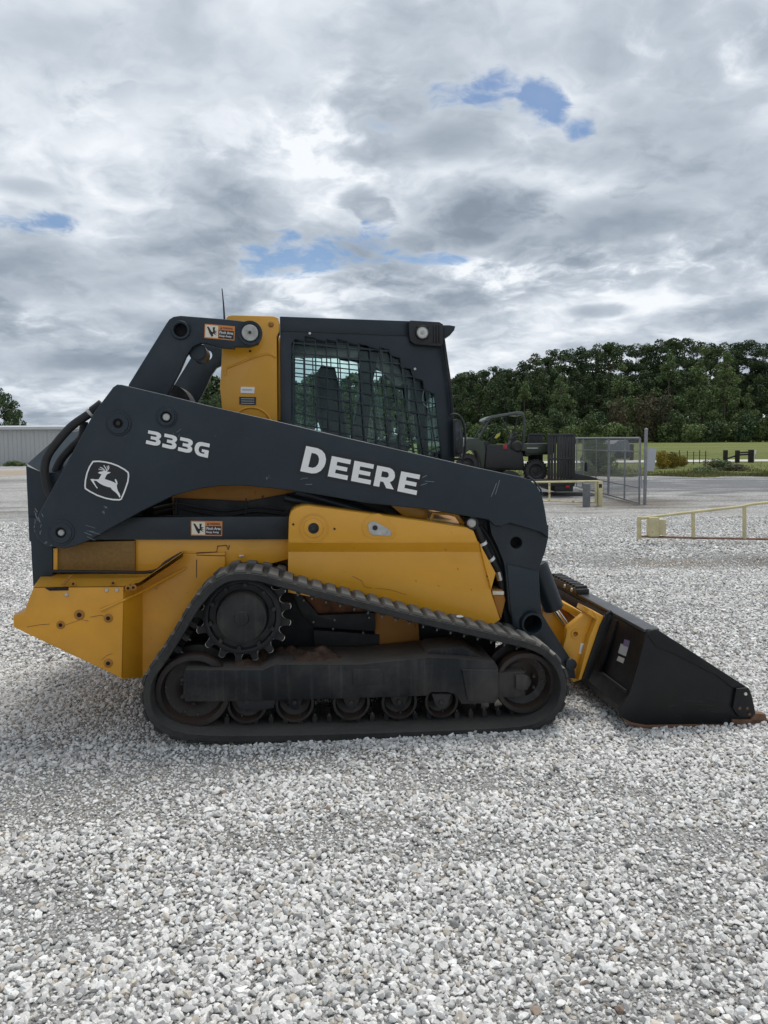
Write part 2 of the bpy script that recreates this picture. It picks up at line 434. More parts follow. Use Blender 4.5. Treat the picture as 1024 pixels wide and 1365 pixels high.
# ---------------- sprocket
cx, cz = LF.pt(323.5, 820.5, .13); RS = sc_px(62.5, .13)
def gear(Rr, h, n=17, m=16, ph=.09):
    out = []
    for k in range(n * m):
        a = 2 * math.pi * k / (n * m)
        t = abs(((n * a / (2 * math.pi) + ph) % 1.0) - .5)
        if t < .17: q = h * .12 * (t / .17) ** 2
        else: u = (.5 - t) / .33; q = h * (.12 + .88 * math.sqrt(max(0, 1 - u * u)))
        out.append((cx + (Rr - q) * math.cos(a), cz + (Rr - q) * math.sin(a)))
    return out
bm = bmesh.new(); add_poly(bm, gear(RS, RS * .20), .15, .19); add_lathe(bm, cx, cz, [(RS * .80, .19), (RS * .80, .115), (RS * .74, .105), (RS * .70, .105), (RS * .67, .125), (RS * .55, .125)], 48)
spr = LB('drive_sprocket', bm, UNDB)
bm = bmesh.new(); add_poly(bm, gear(RS + .0035, RS * .20), .158, .182); LB('tooth_edge', bm, STEEL, spr)
bm = bmesh.new(); add_lathe(bm, cx, cz, [(0, .055), (RS * .14, .055), (RS * .15, .060), (RS * .40, .060), (RS * .50, .068), (RS * .52, .085), (RS * .52, .35)], 48)
LB('hub_cover', bm, UND, spr)
for k in range(10):
    a = 2 * math.pi * k / 10 + .2; bm = bmesh.new()
    add_lathe(bm, cx + RS * .66 * math.cos(a), cz + RS * .66 * math.sin(a), [(0, .095), (.011, .095), (.012, .1), (.012, .126)], 6); LB('bolt', bm, UND, spr)
# ---------------- idlers and rollers
def wheel(name, px, py, rpx, Yf, Yb, twin=True, hub=.45):
    cx, cz = LF.pt(px, py, Yf); r = sc_px(rpx, Yf); bm = bmesh.new()
    w = .05
    add_lathe(bm, cx, cz, [(0, Yf + .02), (r * hub * .5, Yf + .02), (r * hub * .55, Yf + .035), (r * hub * .9, Yf + .06), (r * (hub + .12), Yf + .07), (r * .78, Yf + .06), (r * .84, Yf), (r * .97, Yf), (r, Yf + .008),
                          (r, Yf + w), (r * .8, Yf + w + .01), (r * .8, Yb - w - .01), (r, Yb - w), (r, Yb), (r * .8, Yb), (0, Yb)], 48)
    o = LB(name, bm, WHEEL)
    for k in range(6):
        a = 2 * math.pi * k / 6 + .5; bm = bmesh.new()
        add_lathe(bm, cx + r * .36 * math.cos(a), cz + r * .36 * math.sin(a), [(0, Yf + .018), (.008, Yf + .018), (.008, Yf + .045)], 6); LB('bolt', bm, UND, o)
    return o
wheel('rear_idler', 257.5, 922, 49, .10, .34)
wheel('front_idler', 700.6, 911, 42.5, .10, .34)
for x, y, r in [(329.4,939,26.5),(393,938,26),(468.6,936.5,25.3),(532.5,935.8,24.5),(588.8,935.3,23.2)]:
    wheel('track_roller', x, y, r, .12, .33, hub=.3)
# ---------------- track frame
fr = [(247,893),(350,893),(367.5,885.5),(480,885.5),(572.5,876),(616,878),(660,882.5),(664.7,890),(664.7,932),(660,937.5),(616,939),(607,926),(597,923),(575.6,923),(569,928),(460,931.5),(400,933),(300,935.5),(247,935.5),(244,925),(244,900)]
tf = LP('track_frame', fr, .055, .40, UND, .006)
LP('adjuster_cover', [(616,893),(664,893.5),(664,932),(652,935),(624,935),(621,920)], .043, .06, UND, .005, parent=tf)
LP('idler_yoke', [(664,898),(700,896),(701,929),(664,930)], .085, .30, UND, .006, parent=tf)
LP('knuckle', [(688,901),(697,899.5),(705,902),(707.5,911),(704,920),(696,922),(688,919)], .06, .10, UND, .008, parent=tf)
LP('recess_panel', [(470,893),(508,893),(512,900),(512,912),(470,914)], .050, .06, UND, .004, parent=tf)
LP('lower_rail', [(312,931),(368,930),(365,944),(345,948),(320,947)], .065, .12, UNDB, .004, parent=tf)
for x in (329.4, 393, 468.6, 532.5, 588.8):
    LP('roller_bracket', [(x-13,926),(x+13,925.5),(x+9,938),(x+4,946),(x-4,946),(x-9,938)], .075, .115, UND, .004, parent=tf)
    bm = bmesh.new(); c_ = LF.pt(x, 937, .06); add_lathe(bm, *c_, [(0,.062),(.011,.062),(.013,.068),(.013,.08)], 6); LB('bolt', bm, WHEEL, tf)
bm = bmesh.new()
for px, py in ((251,903),(251,927),(243,906),(244,928)):
    c_ = LF.pt(px, py, .08); add_lathe(bm, *c_, [(0,.075),(.010,.075),(.010,.1)], 6)
    LB('bolt', bm, WHEEL, tf); bm = bmesh.new()
bm.free()
LP('top_hump', [(560,878),(575,866),(620,862),(636,872),(658,884),(610,886)], .12, .36, UND, .008, parent=tf)
# packed dirt lying on the frame
def dirt(name, px0, px1, pz, Y0, Y1, h, seed, n=26):
    bm = bmesh.new(); nx, ny = n, 9; a = LF.pt(px0, pz[0], Y0); b = LF.pt(px1, pz[1], Y0); V = []
    from mathutils import noise as mn
    for i in range(nx + 1):
        row = []
        for j in range(ny + 1):
            u, v = i / nx, j / ny; x = a[0] + (b[0] - a[0]) * u; z = a[1] + (b[1] - a[1]) * u
            e = min(u, 1 - u) * 4; e = min(1, e) * min(1, min(v, 1 - v) * 5)
            z += max(0, e) * h * (.55 + .9 * (mn.noise(Vector((x * 9, v * 4, seed))) + .5 * mn.noise(Vector((x * 28, v * 12, seed))))) - .006
            row.append(bm.verts.new((x, Y0 + (Y1 - Y0) * v, z)))
        V.append(row)
    for i in range(nx):
        for j in range(ny): bm.faces.new((V[i][j], V[i + 1][j], V[i + 1][j + 1], V[i][j + 1]))
    return LB(name, bm, DIRT)
dirt('packed_dirt', 352, 470, (889, 886), .08, .38, .055, 1.3)
dirt('packed_dirt', 300, 366, (893, 892), .10, .38, .05, 5.1)
# ---------------- chassis behind the tracks
LP('chassis_frame', [(236,740),(470,728),(640,740),(664,820),(660,882),(640,905),(250,905),(212,880),(220,800)], .50, 1.5, UNDB, .01)
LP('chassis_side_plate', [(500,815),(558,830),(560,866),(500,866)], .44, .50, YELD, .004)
LP('drive_motor_guard', [(386,784),(397,787),(425,820),(500,817),(500,842),(420,836),(402,818)], .40, .50, UNDB, .004)
LP('mud_caked_plate', [(390,778),(500,806),(500,822),(424,824)], .445, .50, mat('rusty_mud', (.13, .06, .03), .9, var=.5, vscale=14, bump=.8), .003)
LP('drive_motor_guard', [(418,840),(506,846),(506,872),(420,872)], .43, .50, UNDB, .006)
for px, py in ((405,800),(418,829),(446,826),(492,823),(444,838),(484,843)):
    c_ = LF.pt(px, py, .40); bm = bmesh.new(); add_lathe(bm, *c_, [(0,.390),(.006,.390),(.007,.401)], 6); LB('bolt', bm, DULL)
# ---------------- body tub (yellow) and rear
bodyside = [(70,720),(262,716),(400,716),(560,690),(640,700),(664,782),(668,826),(640,836),(560,812),(421,782),(350,764),(300,762),(250,775),(180,775),(74,770)]
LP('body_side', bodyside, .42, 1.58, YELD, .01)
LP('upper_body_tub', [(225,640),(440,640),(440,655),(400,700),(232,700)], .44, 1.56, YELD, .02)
LP('bulkhead', [(232,664),(330,668),(400,655),(520,664),(572,682),(560,700),(232,700)], .425, .44, UNDB, .003)
LP('side_grille', [(75,723),(180,721),(180,764),(75,764)], .30, .42, MESHY, .004)
LP('corner_trim', [(71,731),(76.5,731),(76.5,763),(71,763)], .29, .42, YEL, .002)
LP('side_panel', [(180,718.5),(262,718.5),(400,717),(404,740),(330,760),(262,770),(180,764)], .32, .42, YEL, .003)
# rear counterweight bumper (both flanks reach beyond the tracks' inner edge)
bumper = LP('rear_bumper', [(44,783),(31,817),(17,820.5),(17,836),(36,845.5),(162.5,905),(165,782)], .16, 1.84, YELR, .010)
wing_y = .30
bm = bmesh.new()
ql = [LF.p3(*q, .172) for q in ((165.5,782),(163.5,905))]; qr = [LF.p3(*q, wing_y) for q in ((190,776.5),(190,903))]
v = [bm.verts.new(p) for p in (ql[0], qr[0], qr[1], ql[1])]; bm.faces.new(v)
v2 = [bm.verts.new((p[0] - .02, p[1] + .02, p[2])) for p in (ql[0], qr[0], qr[1], ql[1])]; bm.faces.new(v2)
for i in range(4): bm.faces.new((v[i], v[(i + 1) % 4], v2[(i + 1) % 4], v2[i]))
LB('bumper_corner_plate', bm, YELR, smooth=0)
LP('bumper_side_plate', [(189.5,776.5),(230,748),(244,737.5),(262,738.5),(300,736),(300,763),(274,786),(252,818),(232,852),(210,890),(204,899),(189.5,903)], wing_y, .5, YELR, .003)
bm = bmesh.new()
A = [LF.p3(*q, .16) for q in ((44,782.5),(165,781.5),(186,776.5),(244,737.0))]
B = [LF.p3(*q, .32) for q in ((57,765),(150,764),(205,762),(244,734))]
va = [bm.verts.new(p) for p in A]; vb = [bm.verts.new(p) for p in B]
vc = [bm.verts.new((p[0], p[1], p[2] - .02)) for p in A]; vd = [bm.verts.new((p[0], p[1], p[2] - .02)) for p in B]
for i in range(3):
    bm.faces.new((va[i], va[i+1], vb[i+1], vb[i])); bm.faces.new((vc[i], vc[i+1], vd[i+1], vd[i]))
LB('bumper_top_plate', bm, YEL, smooth=0)
LP('bumper_slot_shade', [(60,784),(91,783),(91,787),(66,787.5)], .157, .165, HOLE, .0, parent=None)  # dark plate on the bumper face, standing in for shade in a slot
bm = bmesh.new(); add_tube(bm, [LF.p3(134,814,.150), LF.p3(167,799,.162), LF.p3(190,788,.245), LF.p3(248,757,.290)], .0065, 8)
LB('brace_rod', bm, YEL)
bm = bmesh.new(); pts = [LF.p3(*q, .25) for q in ((69,761.5),(150,762.5),(203,762),(222,749),(243,737))]
add_tube(bm, spline(pts, 4), .0085, 8); LB('rubber_edge_strip', bm, HOSE)
bm = bmesh.new(); add_tube(bm, [LF.p3(84,780,.15), LF.p3(95,767,.2)], .006, 8); LB('latch_rod', bm, YELD)
for px, py, r in ((81,833,2.6),(106,819.5,3.2),(144.5,824,2.8),(144.5,884,2.8),(171,784,2),(178,783,2),(98,778,1.6),(151,777,1.6)):
    c_ = LF.pt(px, py, .16); rr = sc_px(r, .16); bm = bmesh.new(); add_lathe(bm, *c_, [(rr * 2.1, .158), (rr * 1.2, .153), (rr, .153), (rr * .9, .159)], 20); LB('bolt_hole', bm, YELD)
    bm = bmesh.new(); add_lathe(bm, *c_, [(0, .1565), (rr * .95, .1565), (rr * .95, .162)], 16); LB('bore_shade', bm, HOLE)
for px, py in ((142.5,786.5),(156,786.5),(89,792.5)):
    c_ = LF.pt(px, py, .16); bm = bmesh.new(); add_lathe(bm, *c_, [(0,.150),(.007,.151),(.010,.156),(.010,.162)], 12); LB('bolt', bm, PINM)
# hood / engine door
bm = bmesh.new()
x0, z0 = LF.pt(37.5, 617, .34); xb, zb = LF.pt(43, 782, .34)
xt, zt = LF.pt(63, 583, .55); x2, z2 = LF.pt(79, 578, .60); x3, z3 = LF.pt(125, 570, .70); xb, zb = LF.pt(42, 721, .34)
xs = LF.pt(57, 632, .34); xr = LF.pt(70, 640, .34)
def vv(x, y, z): return bm.verts.new((x, y, z))
ring = [(x0, z0), (xb + .0, zb)]
# outline sections from near to far: each a list (x,z)
secs = [(.30, [(xb, zb), (x0, z0), (x0 + .075, z0 - .055), (x0 + .42, z0 - .06), (x0 + .42, zb)]),
        (.56, [(xb, zb), (x0 - .0, z0 + .005), (x0 + .10, z0 + .155), (x0 + .50, z0 + .20), (x0 + .50, zb)]),
        (1.44, [(xb, zb), (x0 - .0, z0 + .005), (x0 + .10, z0 + .155), (x0 + .50, z0 + .20), (x0 + .50, zb)]),
        (1.70, [(xb, zb), (x0, z0), (x0 + .075, z0 - .055), (x0 + .42, z0 - .06), (x0 + .42, zb)])]
rr = [[vv(x, y, z) for x, z in s] for y, s in secs]
for a, b in zip(rr, rr[1:]):
    for k in range(5): bm.faces.new((a[k], a[(k + 1) % 5], b[(k + 1) % 5], b[k]))
bm.faces.new(rr[0]); bm.faces.new(rr[-1])
bmesh.ops.bevel(bm, geom=bm.edges[:], offset=.008, segments=2, profile=.5, affect='EDGES')
LB('engine_hood', bm, GREY)
LP('hood_side_post', [(39,690),(70,690),(70,782),(44,782)], .285, 1.70, GREY, .004)
# body block under the cab, between rear hood and cab
LP('engine_bay', [(150,600),(300,560),(380,560),(380,700),(120,700),(110,640)], .72, 1.3, UNDB, .01)

# ---------------- towers and links
tw = LP('rear_tower', [(301.7,424),(304,421),(309,419.7),(365,421.3),(369.5,423),(372,428),(372.3,441),(369,448),(370.5,640),(296,640),(295.8,544),(293.2,517),(295,487),(296,464)], .52, .68, YEL, .006)
bm = bmesh.new(); add_tube(bm, spline([LF.p3(*q, .517) for q in ((300,500),(301,492),(308,488),(354,472),(368,476.5))], 4), .006, 8); LB('pressed_rib', bm, YEL, tw)
bm = bmesh.new(); add_tube(bm, [LF.p3(335 + 29 * math.cos(a), 573 - 30 * math.sin(a), .517) for a in [math.pi * k / 14 for k in range(2, 15)]], .006, 8); LB('pressed_rib', bm, YEL, tw)
LP('white_sticker', [(321,515.5),(339.5,516),(339,524.3),(320.7,523.6)], .5165, .519, WHT, 0, parent=tw)
LP('black_sticker', [(319,528.8),(341.5,529.3),(341.2,540),(319,539.2)], .5165, .519, VBLK, 0, parent=tw)
for i in range(3): LP('sticker_line', [(321.5,531+i*3),(339,531.3+i*3),(339,532.1+i*3),(321.5,531.8+i*3)], .5150, .5168, MATS['pin_grey_zinc'], 0, parent=tw)
LP('sticker_line', [(323,518.5),(336,518.8),(336,520.5),(323,520.2)], .5150, .5168, MATS['pin_grey_zinc'], 0, parent=tw)
c_ = LF.pt(361.5, 432.5, .52); bm = bmesh.new(); add_lathe(bm, *c_, [(0,.508),(.010,.509),(.015,.516),(.015,.523)], 14); LB('bolt', bm, YELD, tw)
c_ = LF.pt(333.5, 468, .52); bm = bmesh.new(); add_lathe(bm, *c_, [(0,.515),(.006,.515),(.006,.523)], 10); LB('bolt', bm, HOLE, tw)
LP('tower_inner_wall', [(302,425),(371,424),(371,640),(300,640)], .68, .72, YELD, .004)
lk = LP('rear_link', [(171.6,512),(222,430.5),(225.5,425.5),(231,422),(240.8,420.6),(304,425.6),(332,428.8),(342,432),(348,440),(348.5,450),(344,459),(332,462.6),(313,462.2),(311.8,465),(294.7,463.6),(275,457.5),(267,457.5),(257,462),(248,475),(240,494),(221,530),(205,560),(160,560)],
        .40, .45, GREY, .006, holes=[pcircle(240.8, 440, 8.8)])
LP('link_edge_plate', [(248,475),(257,462),(267,457.5),(275,457.5),(294.7,463.6),(300,468),(296,487),(280,497),(262,530),(250,560),(205,560),(221,530),(240,494)], .56, .585, DGREY, .004, parent=lk) if False else None
bm = bmesh.new(); c_ = LF.pt(240.8, 440, .40); r1 = sc_px(11.8, .4); r0 = sc_px(8.8, .4)
add_lathe(bm, *c_, [(r0, .40), (r0, .388), (r1 * .95, .388), (r1, .392), (r1, .402)], 32); LB('pin_boss', bm, GREY, lk)
bm = bmesh.new(); add_lathe(bm, *c_, [(0, .435), (r0 * 1.02, .435), (r0 * 1.02, .448)], 24); LB('bore_shade', bm, HOLE, lk)
c_ = LF.pt(333.5, 444, .40); bm = bmesh.new(); add_lathe(bm, *c_, [(sc_px(8, .4), .400), (sc_px(13, .4), .388), (sc_px(15.2, .4), .386), (sc_px(15.6, .4), .402)], 36); LB('pin_boss', bm, GREY, lk)
bm = bmesh.new(); add_lathe(bm, *c_, [(0, .372), (.010, .372), (.011, .378), (.020, .380), (.040, .380), (.043, .384), (.043, .40)], 36); LB('pin_washer', bm, PINM, lk)
bm = bmesh.new(); add_lathe(bm, *c_, [(0, .366), (.008, .366), (.009, .374)], 6); LB('pin_bolt', bm, WHEEL, lk)
def decal(q, Y, parent, name='warning_decal'):
    """orange, cream and black pinch warning: q = TL,TR,BR,BL in photo pixels"""
    d = LP(name, [q[0], q[1], q[2], q[3]], Y - .0012, Y + .001, ORG, 0, parent=parent, label='orange, cream and black pinch warning decal')
    def sub(nm, poly, m, k=1):
        return LP(nm, [quadmap(q, u, v) for u, v in poly], Y - .0012 - .0008 * k, Y - .0010 - .0008 * (k - 1), m, 0, parent=d)
    # children of a part: built as sub-parts
    sub('picture_field', [(.03,.07),(.45,.07),(.45,.93),(.03,.93)], CREAM)
    sub('text_field', [(.47,.07),(.97,.07),(.97,.66),(.47,.66)], VBLK)
    sub('picture_arm', [(.07,.82),(.13,.82),(.22,.55),(.30,.20),(.24,.12),(.17,.35),(.12,.60)], VBLK, 2)
    sub('picture_hand', [(.22,.50),(.20,.42),(.28,.46),(.27,.80),(.35,.82),(.33,.60),(.42,.55),(.34,.50),(.43,.40),(.33,.42),(.42,.24),(.30,.36),(.26,.22)], VBLK, 2)
    for u in (0, 1):
        sub('warning_triangle', [(.515,.72),(.575,.72),(.545,.90)], VBLK, 2) if u == 0 else None
    def text(body, u0, v0, u1, v1, m):
        fc = bpy.data.curves.new('text', 'FONT'); fc.body = body; fc.size = 1.0; fc.resolution_u = 2; fc.offset = .012
        to = bpy.data.objects.new('text', fc); C.objects.link(to)
        me = bpy.data.meshes.new_from_object(to.evaluated_get(bpy.context.evaluated_depsgraph_get()))
        bpy.data.objects.remove(to); bpy.data.curves.remove(fc)
        xs = [v.co.x for v in me.vertices]; ys = [v.co.y for v in me.vertices]
        ax, bx_, ay, by_ = min(xs), max(xs), min(ys), max(ys); YY = Y - .0032
        for v in me.vertices:
            px = quadmap(q, u0 + (u1 - u0) * (v.co.x - ax) / (bx_ - ax), v0 + (v1 - v0) * (v.co.y - ay) / (by_ - ay))
            x, z = LF.pt(*px, YY); v.co = (x, YY, z)
        me.materials.append(m); me.name = 'decal_text'
        o = bpy.data.objects.new('decal_text', me); C.objects.link(o); o.parent = d
    text('WARNING', .60, .74, .93, .88, VBLK)
    text('Pinch Area', .50, .40, .95, .60, WHT)
    text('Keep Away', .50, .14, .90, .33, WHT)
bpy.context.view_layer.update()
decal([(273,431.5),(313.2,435),(312.6,454),(272.3,450.3)], .40, lk)
bm = bmesh.new(); c_ = LF.pt(264, 470, .46); add_rod(bm, (c_[0], .44, c_[1]), (c_[0], .62, c_[1]), .047, n=28); bmesh.ops.bevel(bm, geom=[e for e in bm.edges if len(e.link_faces) == 2 and abs(e.verts[0].co.y - e.verts[1].co.y) < 1e-4], offset=.008, segments=2, affect='EDGES')
LB('cross_tube', bm, GREY)
bm = bmesh.new(); c_ = LF.pt(226, 541, .9); add_rod(bm, (c_[0], .88, c_[1]), (c_[0], 1.12, c_[1]), sc_px(27, .9), n=36); LB('air_filter_housing', bm, UND)
bm = bmesh.new(); add_tube(bm, [LF.p3(299.5, 430, .62), LF.p3(298, 405, .62), LF.p3(296, 384.5, .62)], [.006, .004, .0025], 6); LB('radio_antenna', bm, BLKP)
mirror(tw, False); mirror(lk, False)

# ---------------- lift arm
arm_px = [(150.5,516),(156,512.3),(162,512.6),(222,526.5),(280,541),(368,561),(456,582),(548,603),(640,624),(697,636),(707,640),(716,648),(723,660),(727,680),(731.5,708),(731.5,717),(721,709.5),(680,697),(669,702),(659,700.5),(651.5,693),(612.6,686.5),(566,678.5),(489,671),(440,662),(385,653.5),(350,649.5),(320,647),(290,648),(266,651.5),(231,661),(187.5,682),(150,703),(119,720.5),(100,728),(86,731.5),(62,728),(50,718),(44.5,706),(47,694),(72,647),(98,600),(125,550)]
arm = LP('lift_arm', arm_px, .20, .40, GREY, .022, seg=4, holes=[pcircle(158,564.5,5.8,18)])
def boss(px, py, rpx, hole, pin=None, Y=.20, parent=None, h=.014, pm=PINM, bore_shade=True):
    c_ = LF.pt(px, py, Y); r = sc_px(rpx, Y); rh = sc_px(hole, Y); bm = bmesh.new()
    add_lathe(bm, *c_, [(rh, Y + .0), (rh, Y - h + .003), (rh * 1.15, Y - h), (r * .80, Y - h), (r * .86, Y - h * .55), (r * .96, Y - h * .5), (r, Y - h * .3), (r, Y + .002)], 40)
    b = LB('pin_boss', bm, GREY, parent)
    if bore_shade:
        bm = bmesh.new(); add_lathe(bm, *c_, [(0, Y - .0015), (rh * 1.04, Y - .0015), (rh * 1.04, Y + .001)], 24); LB('bore_shade', bm, HOLE, b) if parent is None else LB('bore_shade', bm, HOLE, parent)
    if pin:
        rp = sc_px(pin, Y); bm = bmesh.new(); add_lathe(bm, *c_, [(0, Y - .012), (rp * .8, Y - .011), (rp, Y - .006), (rp, Y)], 20); LB('pin', bm, pm, parent)
    return b
boss(158, 564.5, 15.6, 6, 3.2, parent=arm, pm=WHEEL)
boss(222, 556, 13.2, 7, 4.6, parent=arm)
boss(82, 710, 16, 6.5, 4.0, parent=arm)
# front leg of the arm (set in from the outer box)
leg_px = [(651.5,690),(668,690),(732,700),(731.5,717.5),(727,737),(721,753),(719,764),(720.5,794),(723,818),(735,838),(766,886),(768,905),(748,905),(738,880),(720,858),(697,850),(684,832),(678,812),(674,764),(671,748),(663,728),(655,712)]
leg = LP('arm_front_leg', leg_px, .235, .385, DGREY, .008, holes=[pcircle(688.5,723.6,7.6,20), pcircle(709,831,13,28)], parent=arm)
LP('leg_face_plate', [(676,752),(719,762),(719.5,794),(722,816),(712,812),(700,815),(692,826),(692,840),(684,834),(681,812)], .225, .24, GREY, .003, parent=arm)
c_ = LF.pt(709, 831, .235); bm = bmesh.new(); add_lathe(bm, *c_, [(sc_px(12.7,.23), .37), (sc_px(12.7,.23), .214), (sc_px(15.3,.23), .214), (sc_px(15.8,.23), .22), (sc_px(15.8,.23), .245)], 36); LB('pivot_tube', bm, GREY, arm)
bm = bmesh.new(); add_lathe(bm, *c_, [(0, .36), (sc_px(12.8,.23), .36), (sc_px(12.8,.23), .365)], 28); LB('bore_shade', bm, HOLE, arm)
c_ = LF.pt(688.5, 723.6, .235); bm = bmesh.new(); add_lathe(bm, *c_, [(0, .30), (sc_px(7.8,.23), .30), (sc_px(7.8,.23), .31)], 28); LB('bore_shade', bm, HOLE, arm)
LP('leg_tip_boss', pcircle(762, 886, 7.5, 20), .215, .235, DGREY, .003, parent=arm)
LP('arm_inner_gusset', [(614,688),(652,692),(668,705),(672,740),(682,800),(690,845),(676,845),(664,780),(650,735),(630,705)], .30, .42, UNDB, .005, parent=arm)
bm = bmesh.new(); add_tube(bm, [LF.p3(*q, .205) for q in ((704,635),(710,639),(716,646),(721,653),(723,661))], .005, 8); LB('weld_lip', bm, GREY, arm)
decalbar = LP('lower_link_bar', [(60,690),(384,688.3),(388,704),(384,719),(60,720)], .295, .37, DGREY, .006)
decal([(254.5,694.3),(296.5,694.8),(296,714.5),(254.5,713.8)], .295, decalbar)
mirror(arm, False); 
# ---------------- lettering
def strip(path, w):  # polyline -> band polygon in unit space (miter-less)
    L, Rr = [], []
    for i, p in enumerate(path):
        a = path[max(0, i - 1)]; b = path[min(len(path) - 1, i + 1)]
        t = Vector((b[0] - a[0], b[1] - a[1])).normalized(); n = Vector((-t.y, t.x)) * w / 2
        L.append((p[0] + n.x, p[1] + n.y)); Rr.append((p[0] - n.x, p[1] - n.y))
    return L + Rr[::-1]
GL = {
 'D': ([(0,0),(.52,0),(.72,.05),(.88,.17),(.98,.36),(1,.5),(.98,.66),(.88,.84),(.72,.95),(.52,1),(0,1)], [[(.30,.22),(.50,.22),(.62,.28),(.69,.40),(.70,.5),(.68,.62),(.60,.73),(.48,.78),(.30,.78)]]),
 'E': ([(0,0),(1,0),(1,.22),(.33,.22),(.33,.40),(.90,.40),(.90,.60),(.33,.60),(.33,.78),(1,.78),(1,1),(0,1)], []),
 'R': ([(0,0),(.30,0),(.30,.27),(.46,.27),(.66,0),(1.04,0),(.78,.32),(.92,.42),(.98,.56),(.98,.68),(.92,.85),(.80,.95),(.64,1),(0,1)], [[(.30,.50),(.58,.50),(.66,.56),(.67,.64),(.64,.73),(.56,.78),(.30,.78)]]),
 '3': ([(.0,.26),(.0,0),(.60,0),(.80,.04),(.94,.13),(1,.28),(.97,.42),(.84,.52),(.94,.62),(.98,.74),(.94,.88),(.80,.97),(.62,1),(.04,1),(.04,.76),(.56,.76),(.66,.73),(.67,.66),(.60,.62),(.28,.62),(.28,.40),(.58,.40),(.68,.36),(.69,.29),(.60,.25)], []),
 'G': ([(1,.74),(1,1),(.42,1),(.24,.96),(.10,.85),(.02,.66),(0,.48),(.04,.28),(.14,.12),(.28,.03),(.44,0),(1,0),(1,.52),(.52,.52),(.52,.32),(.72,.32),(.72,.22),(.46,.22),(.36,.27),(.30,.38),(.29,.50),(.32,.63),(.39,.71),(.50,.74)], []),
}
def grow(q, d):  # enlarge a quad in pixels
    c = [sum(p[0] for p in q) / 4, sum(p[1] for p in q) / 4]; out = []
    for p in q:
        v = Vector((p[0] - c[0], p[1] - c[1])); out.append((p[0] + math.copysign(d, v.x) , p[1] + math.copysign(d, v.y)))
    return out
def offset_poly(px, d):
    n = len(px); area = sum(px[i][0] * px[(i + 1) % n][1] - px[(i + 1) % n][0] * px[i][1] for i in range(n)); s = 1 if area > 0 else -1; out = []
    for i in range(n):
        a, b, c = Vector(px[i - 1]), Vector(px[i]), Vector(px[(i + 1) % n])
        n1 = Vector(((b - a).y, -(b - a).x)).normalized() * s; n2 = Vector(((c - b).y, -(c - b).x)).normalized() * s
        m = (n1 + n2); m = m.normalized() if m.length > 1e-3 else n1
        k = d / max(.5, m.dot(n1)); out.append((b.x + m.x * k, b.y + m.y * k))
    return out
def letter(ch, q, out_d, Y=.20):
    pts, hs = GL[ch]; px = [quadmap(q, u, v) for u, v in pts]
    LP('letter', px, Y - .0024, Y - .0012, WHT, 0, holes=[[quadmap(q, u, v) for u, v in h] for h in hs], parent=arm, label='white letter %s' % ch if ch != '3' else 'white numeral 3')
    return px
bl = [((408.3,594.4),(438,600.5),(430,634),(400.3,628)), ((442.5,607.8),(468,613),(463,640),(437,634.8)), ((472.7,614),(498.7,619.2),(493.8,646),(467.9,641)), ((503,620.5),(528.6,625.5),(524,652.4),(497.7,647.4)), ((535,628.2),(560.2,633),(555.2,660),(529.6,654.6))]
for k, (ch, q) in enumerate(zip('DEERE', bl)):
    px = letter(ch, q, 4)
    solid = {'D': px, 'E': [quadmap(q, u, v) for u, v in ((0,0),(1,0),(1,1),(0,1))], 'R': [quadmap(q, u, v) for u, v in ((0,0),(1.04,0),(.86,.3),(1,.5),(1,.75),(.85,1),(0,1))]}[ch]
    LP('letter_outline', offset_poly(solid, 4.2), .1989 + k * .0002, .2015, VBLK, 0, parent=arm)
nl = [((197,573.3),(216,577),(213.3,595.5),(194.3,591.3)), ((218.8,577.6),(237.2,581.4),(234.6,600.2),(216,595.8)), ((239.8,582.2),(258.2,586.2),(255.5,605),(237,600.6)), ((260.8,587.5),(279.8,591.5),(277,610.5),(258.2,606))]
for ch, q in zip('333G', nl):
    px = letter(ch, q, 1.4)
    LP('letter_outline', offset_poly(px, 1.3), .1989, .2015, VBLK, 0, parent=arm)
# leaping deer emblem
def lc(l): return [(20 + a / 5.12, 560 + b / 5.12) for a, b in l]
shield = lc([(530,278),(572,276),(615,281),(660,291),(705,308),(750,333),(777,355),(780,380),(775,420),(760,465),(745,505),(728,543),(712,549),(665,547),(615,537),(560,518),(510,492),(476,470),(473,450),(476,410),(487,360),(505,315)])
LP('emblem_backing', offset_poly(shield, 1.2), .1989, .2015, VBLK, 0, parent=arm, label='black shield emblem with white border and leaping deer')
LP('emblem_border', shield, .1976, .1988, WHT, 0, holes=[offset_poly(shield, -1.9)], parent=arm)
deer = lc([(566,360),(578,352),(596,350),(604,346),(622,346),(632,352),(654,356),(642,364),(630,368),(622,380),(616,394),(612,402),(640,411),(664,419),(682,428),(692,434),(684,418),(681,405),(688,402),(696,416),(700,434),(694,444),(697,466),(704,486),(714,502),(720,522),(714,530),(704,514),(692,498),(674,484),(662,474),(652,460),(630,455),(604,446),(584,436),(570,426),(556,415),(536,413),(545,432),(556,452),(566,464),(558,466),(544,446),(528,424),(514,404),(526,401),(552,405),(570,404),(576,396),(584,382),(590,368),(578,366)])
LP('deer_figure', deer, .1974, .1988, WHT, 0, parent=arm)
for path, w in (([(618,348),(634,340),(641,326),(638,310)], 6), ([(612,350),(608,336),(596,328),(580,322)], 5), ([(626,342),(620,330),(606,308)], 5), ([(606,342),(590,338),(570,334)], 4), ([(636,336),(630,322),(628,312)], 4)):
    LP('deer_antler', lc(strip(path, w)), .1972, .1988, WHT, 0, parent=arm)

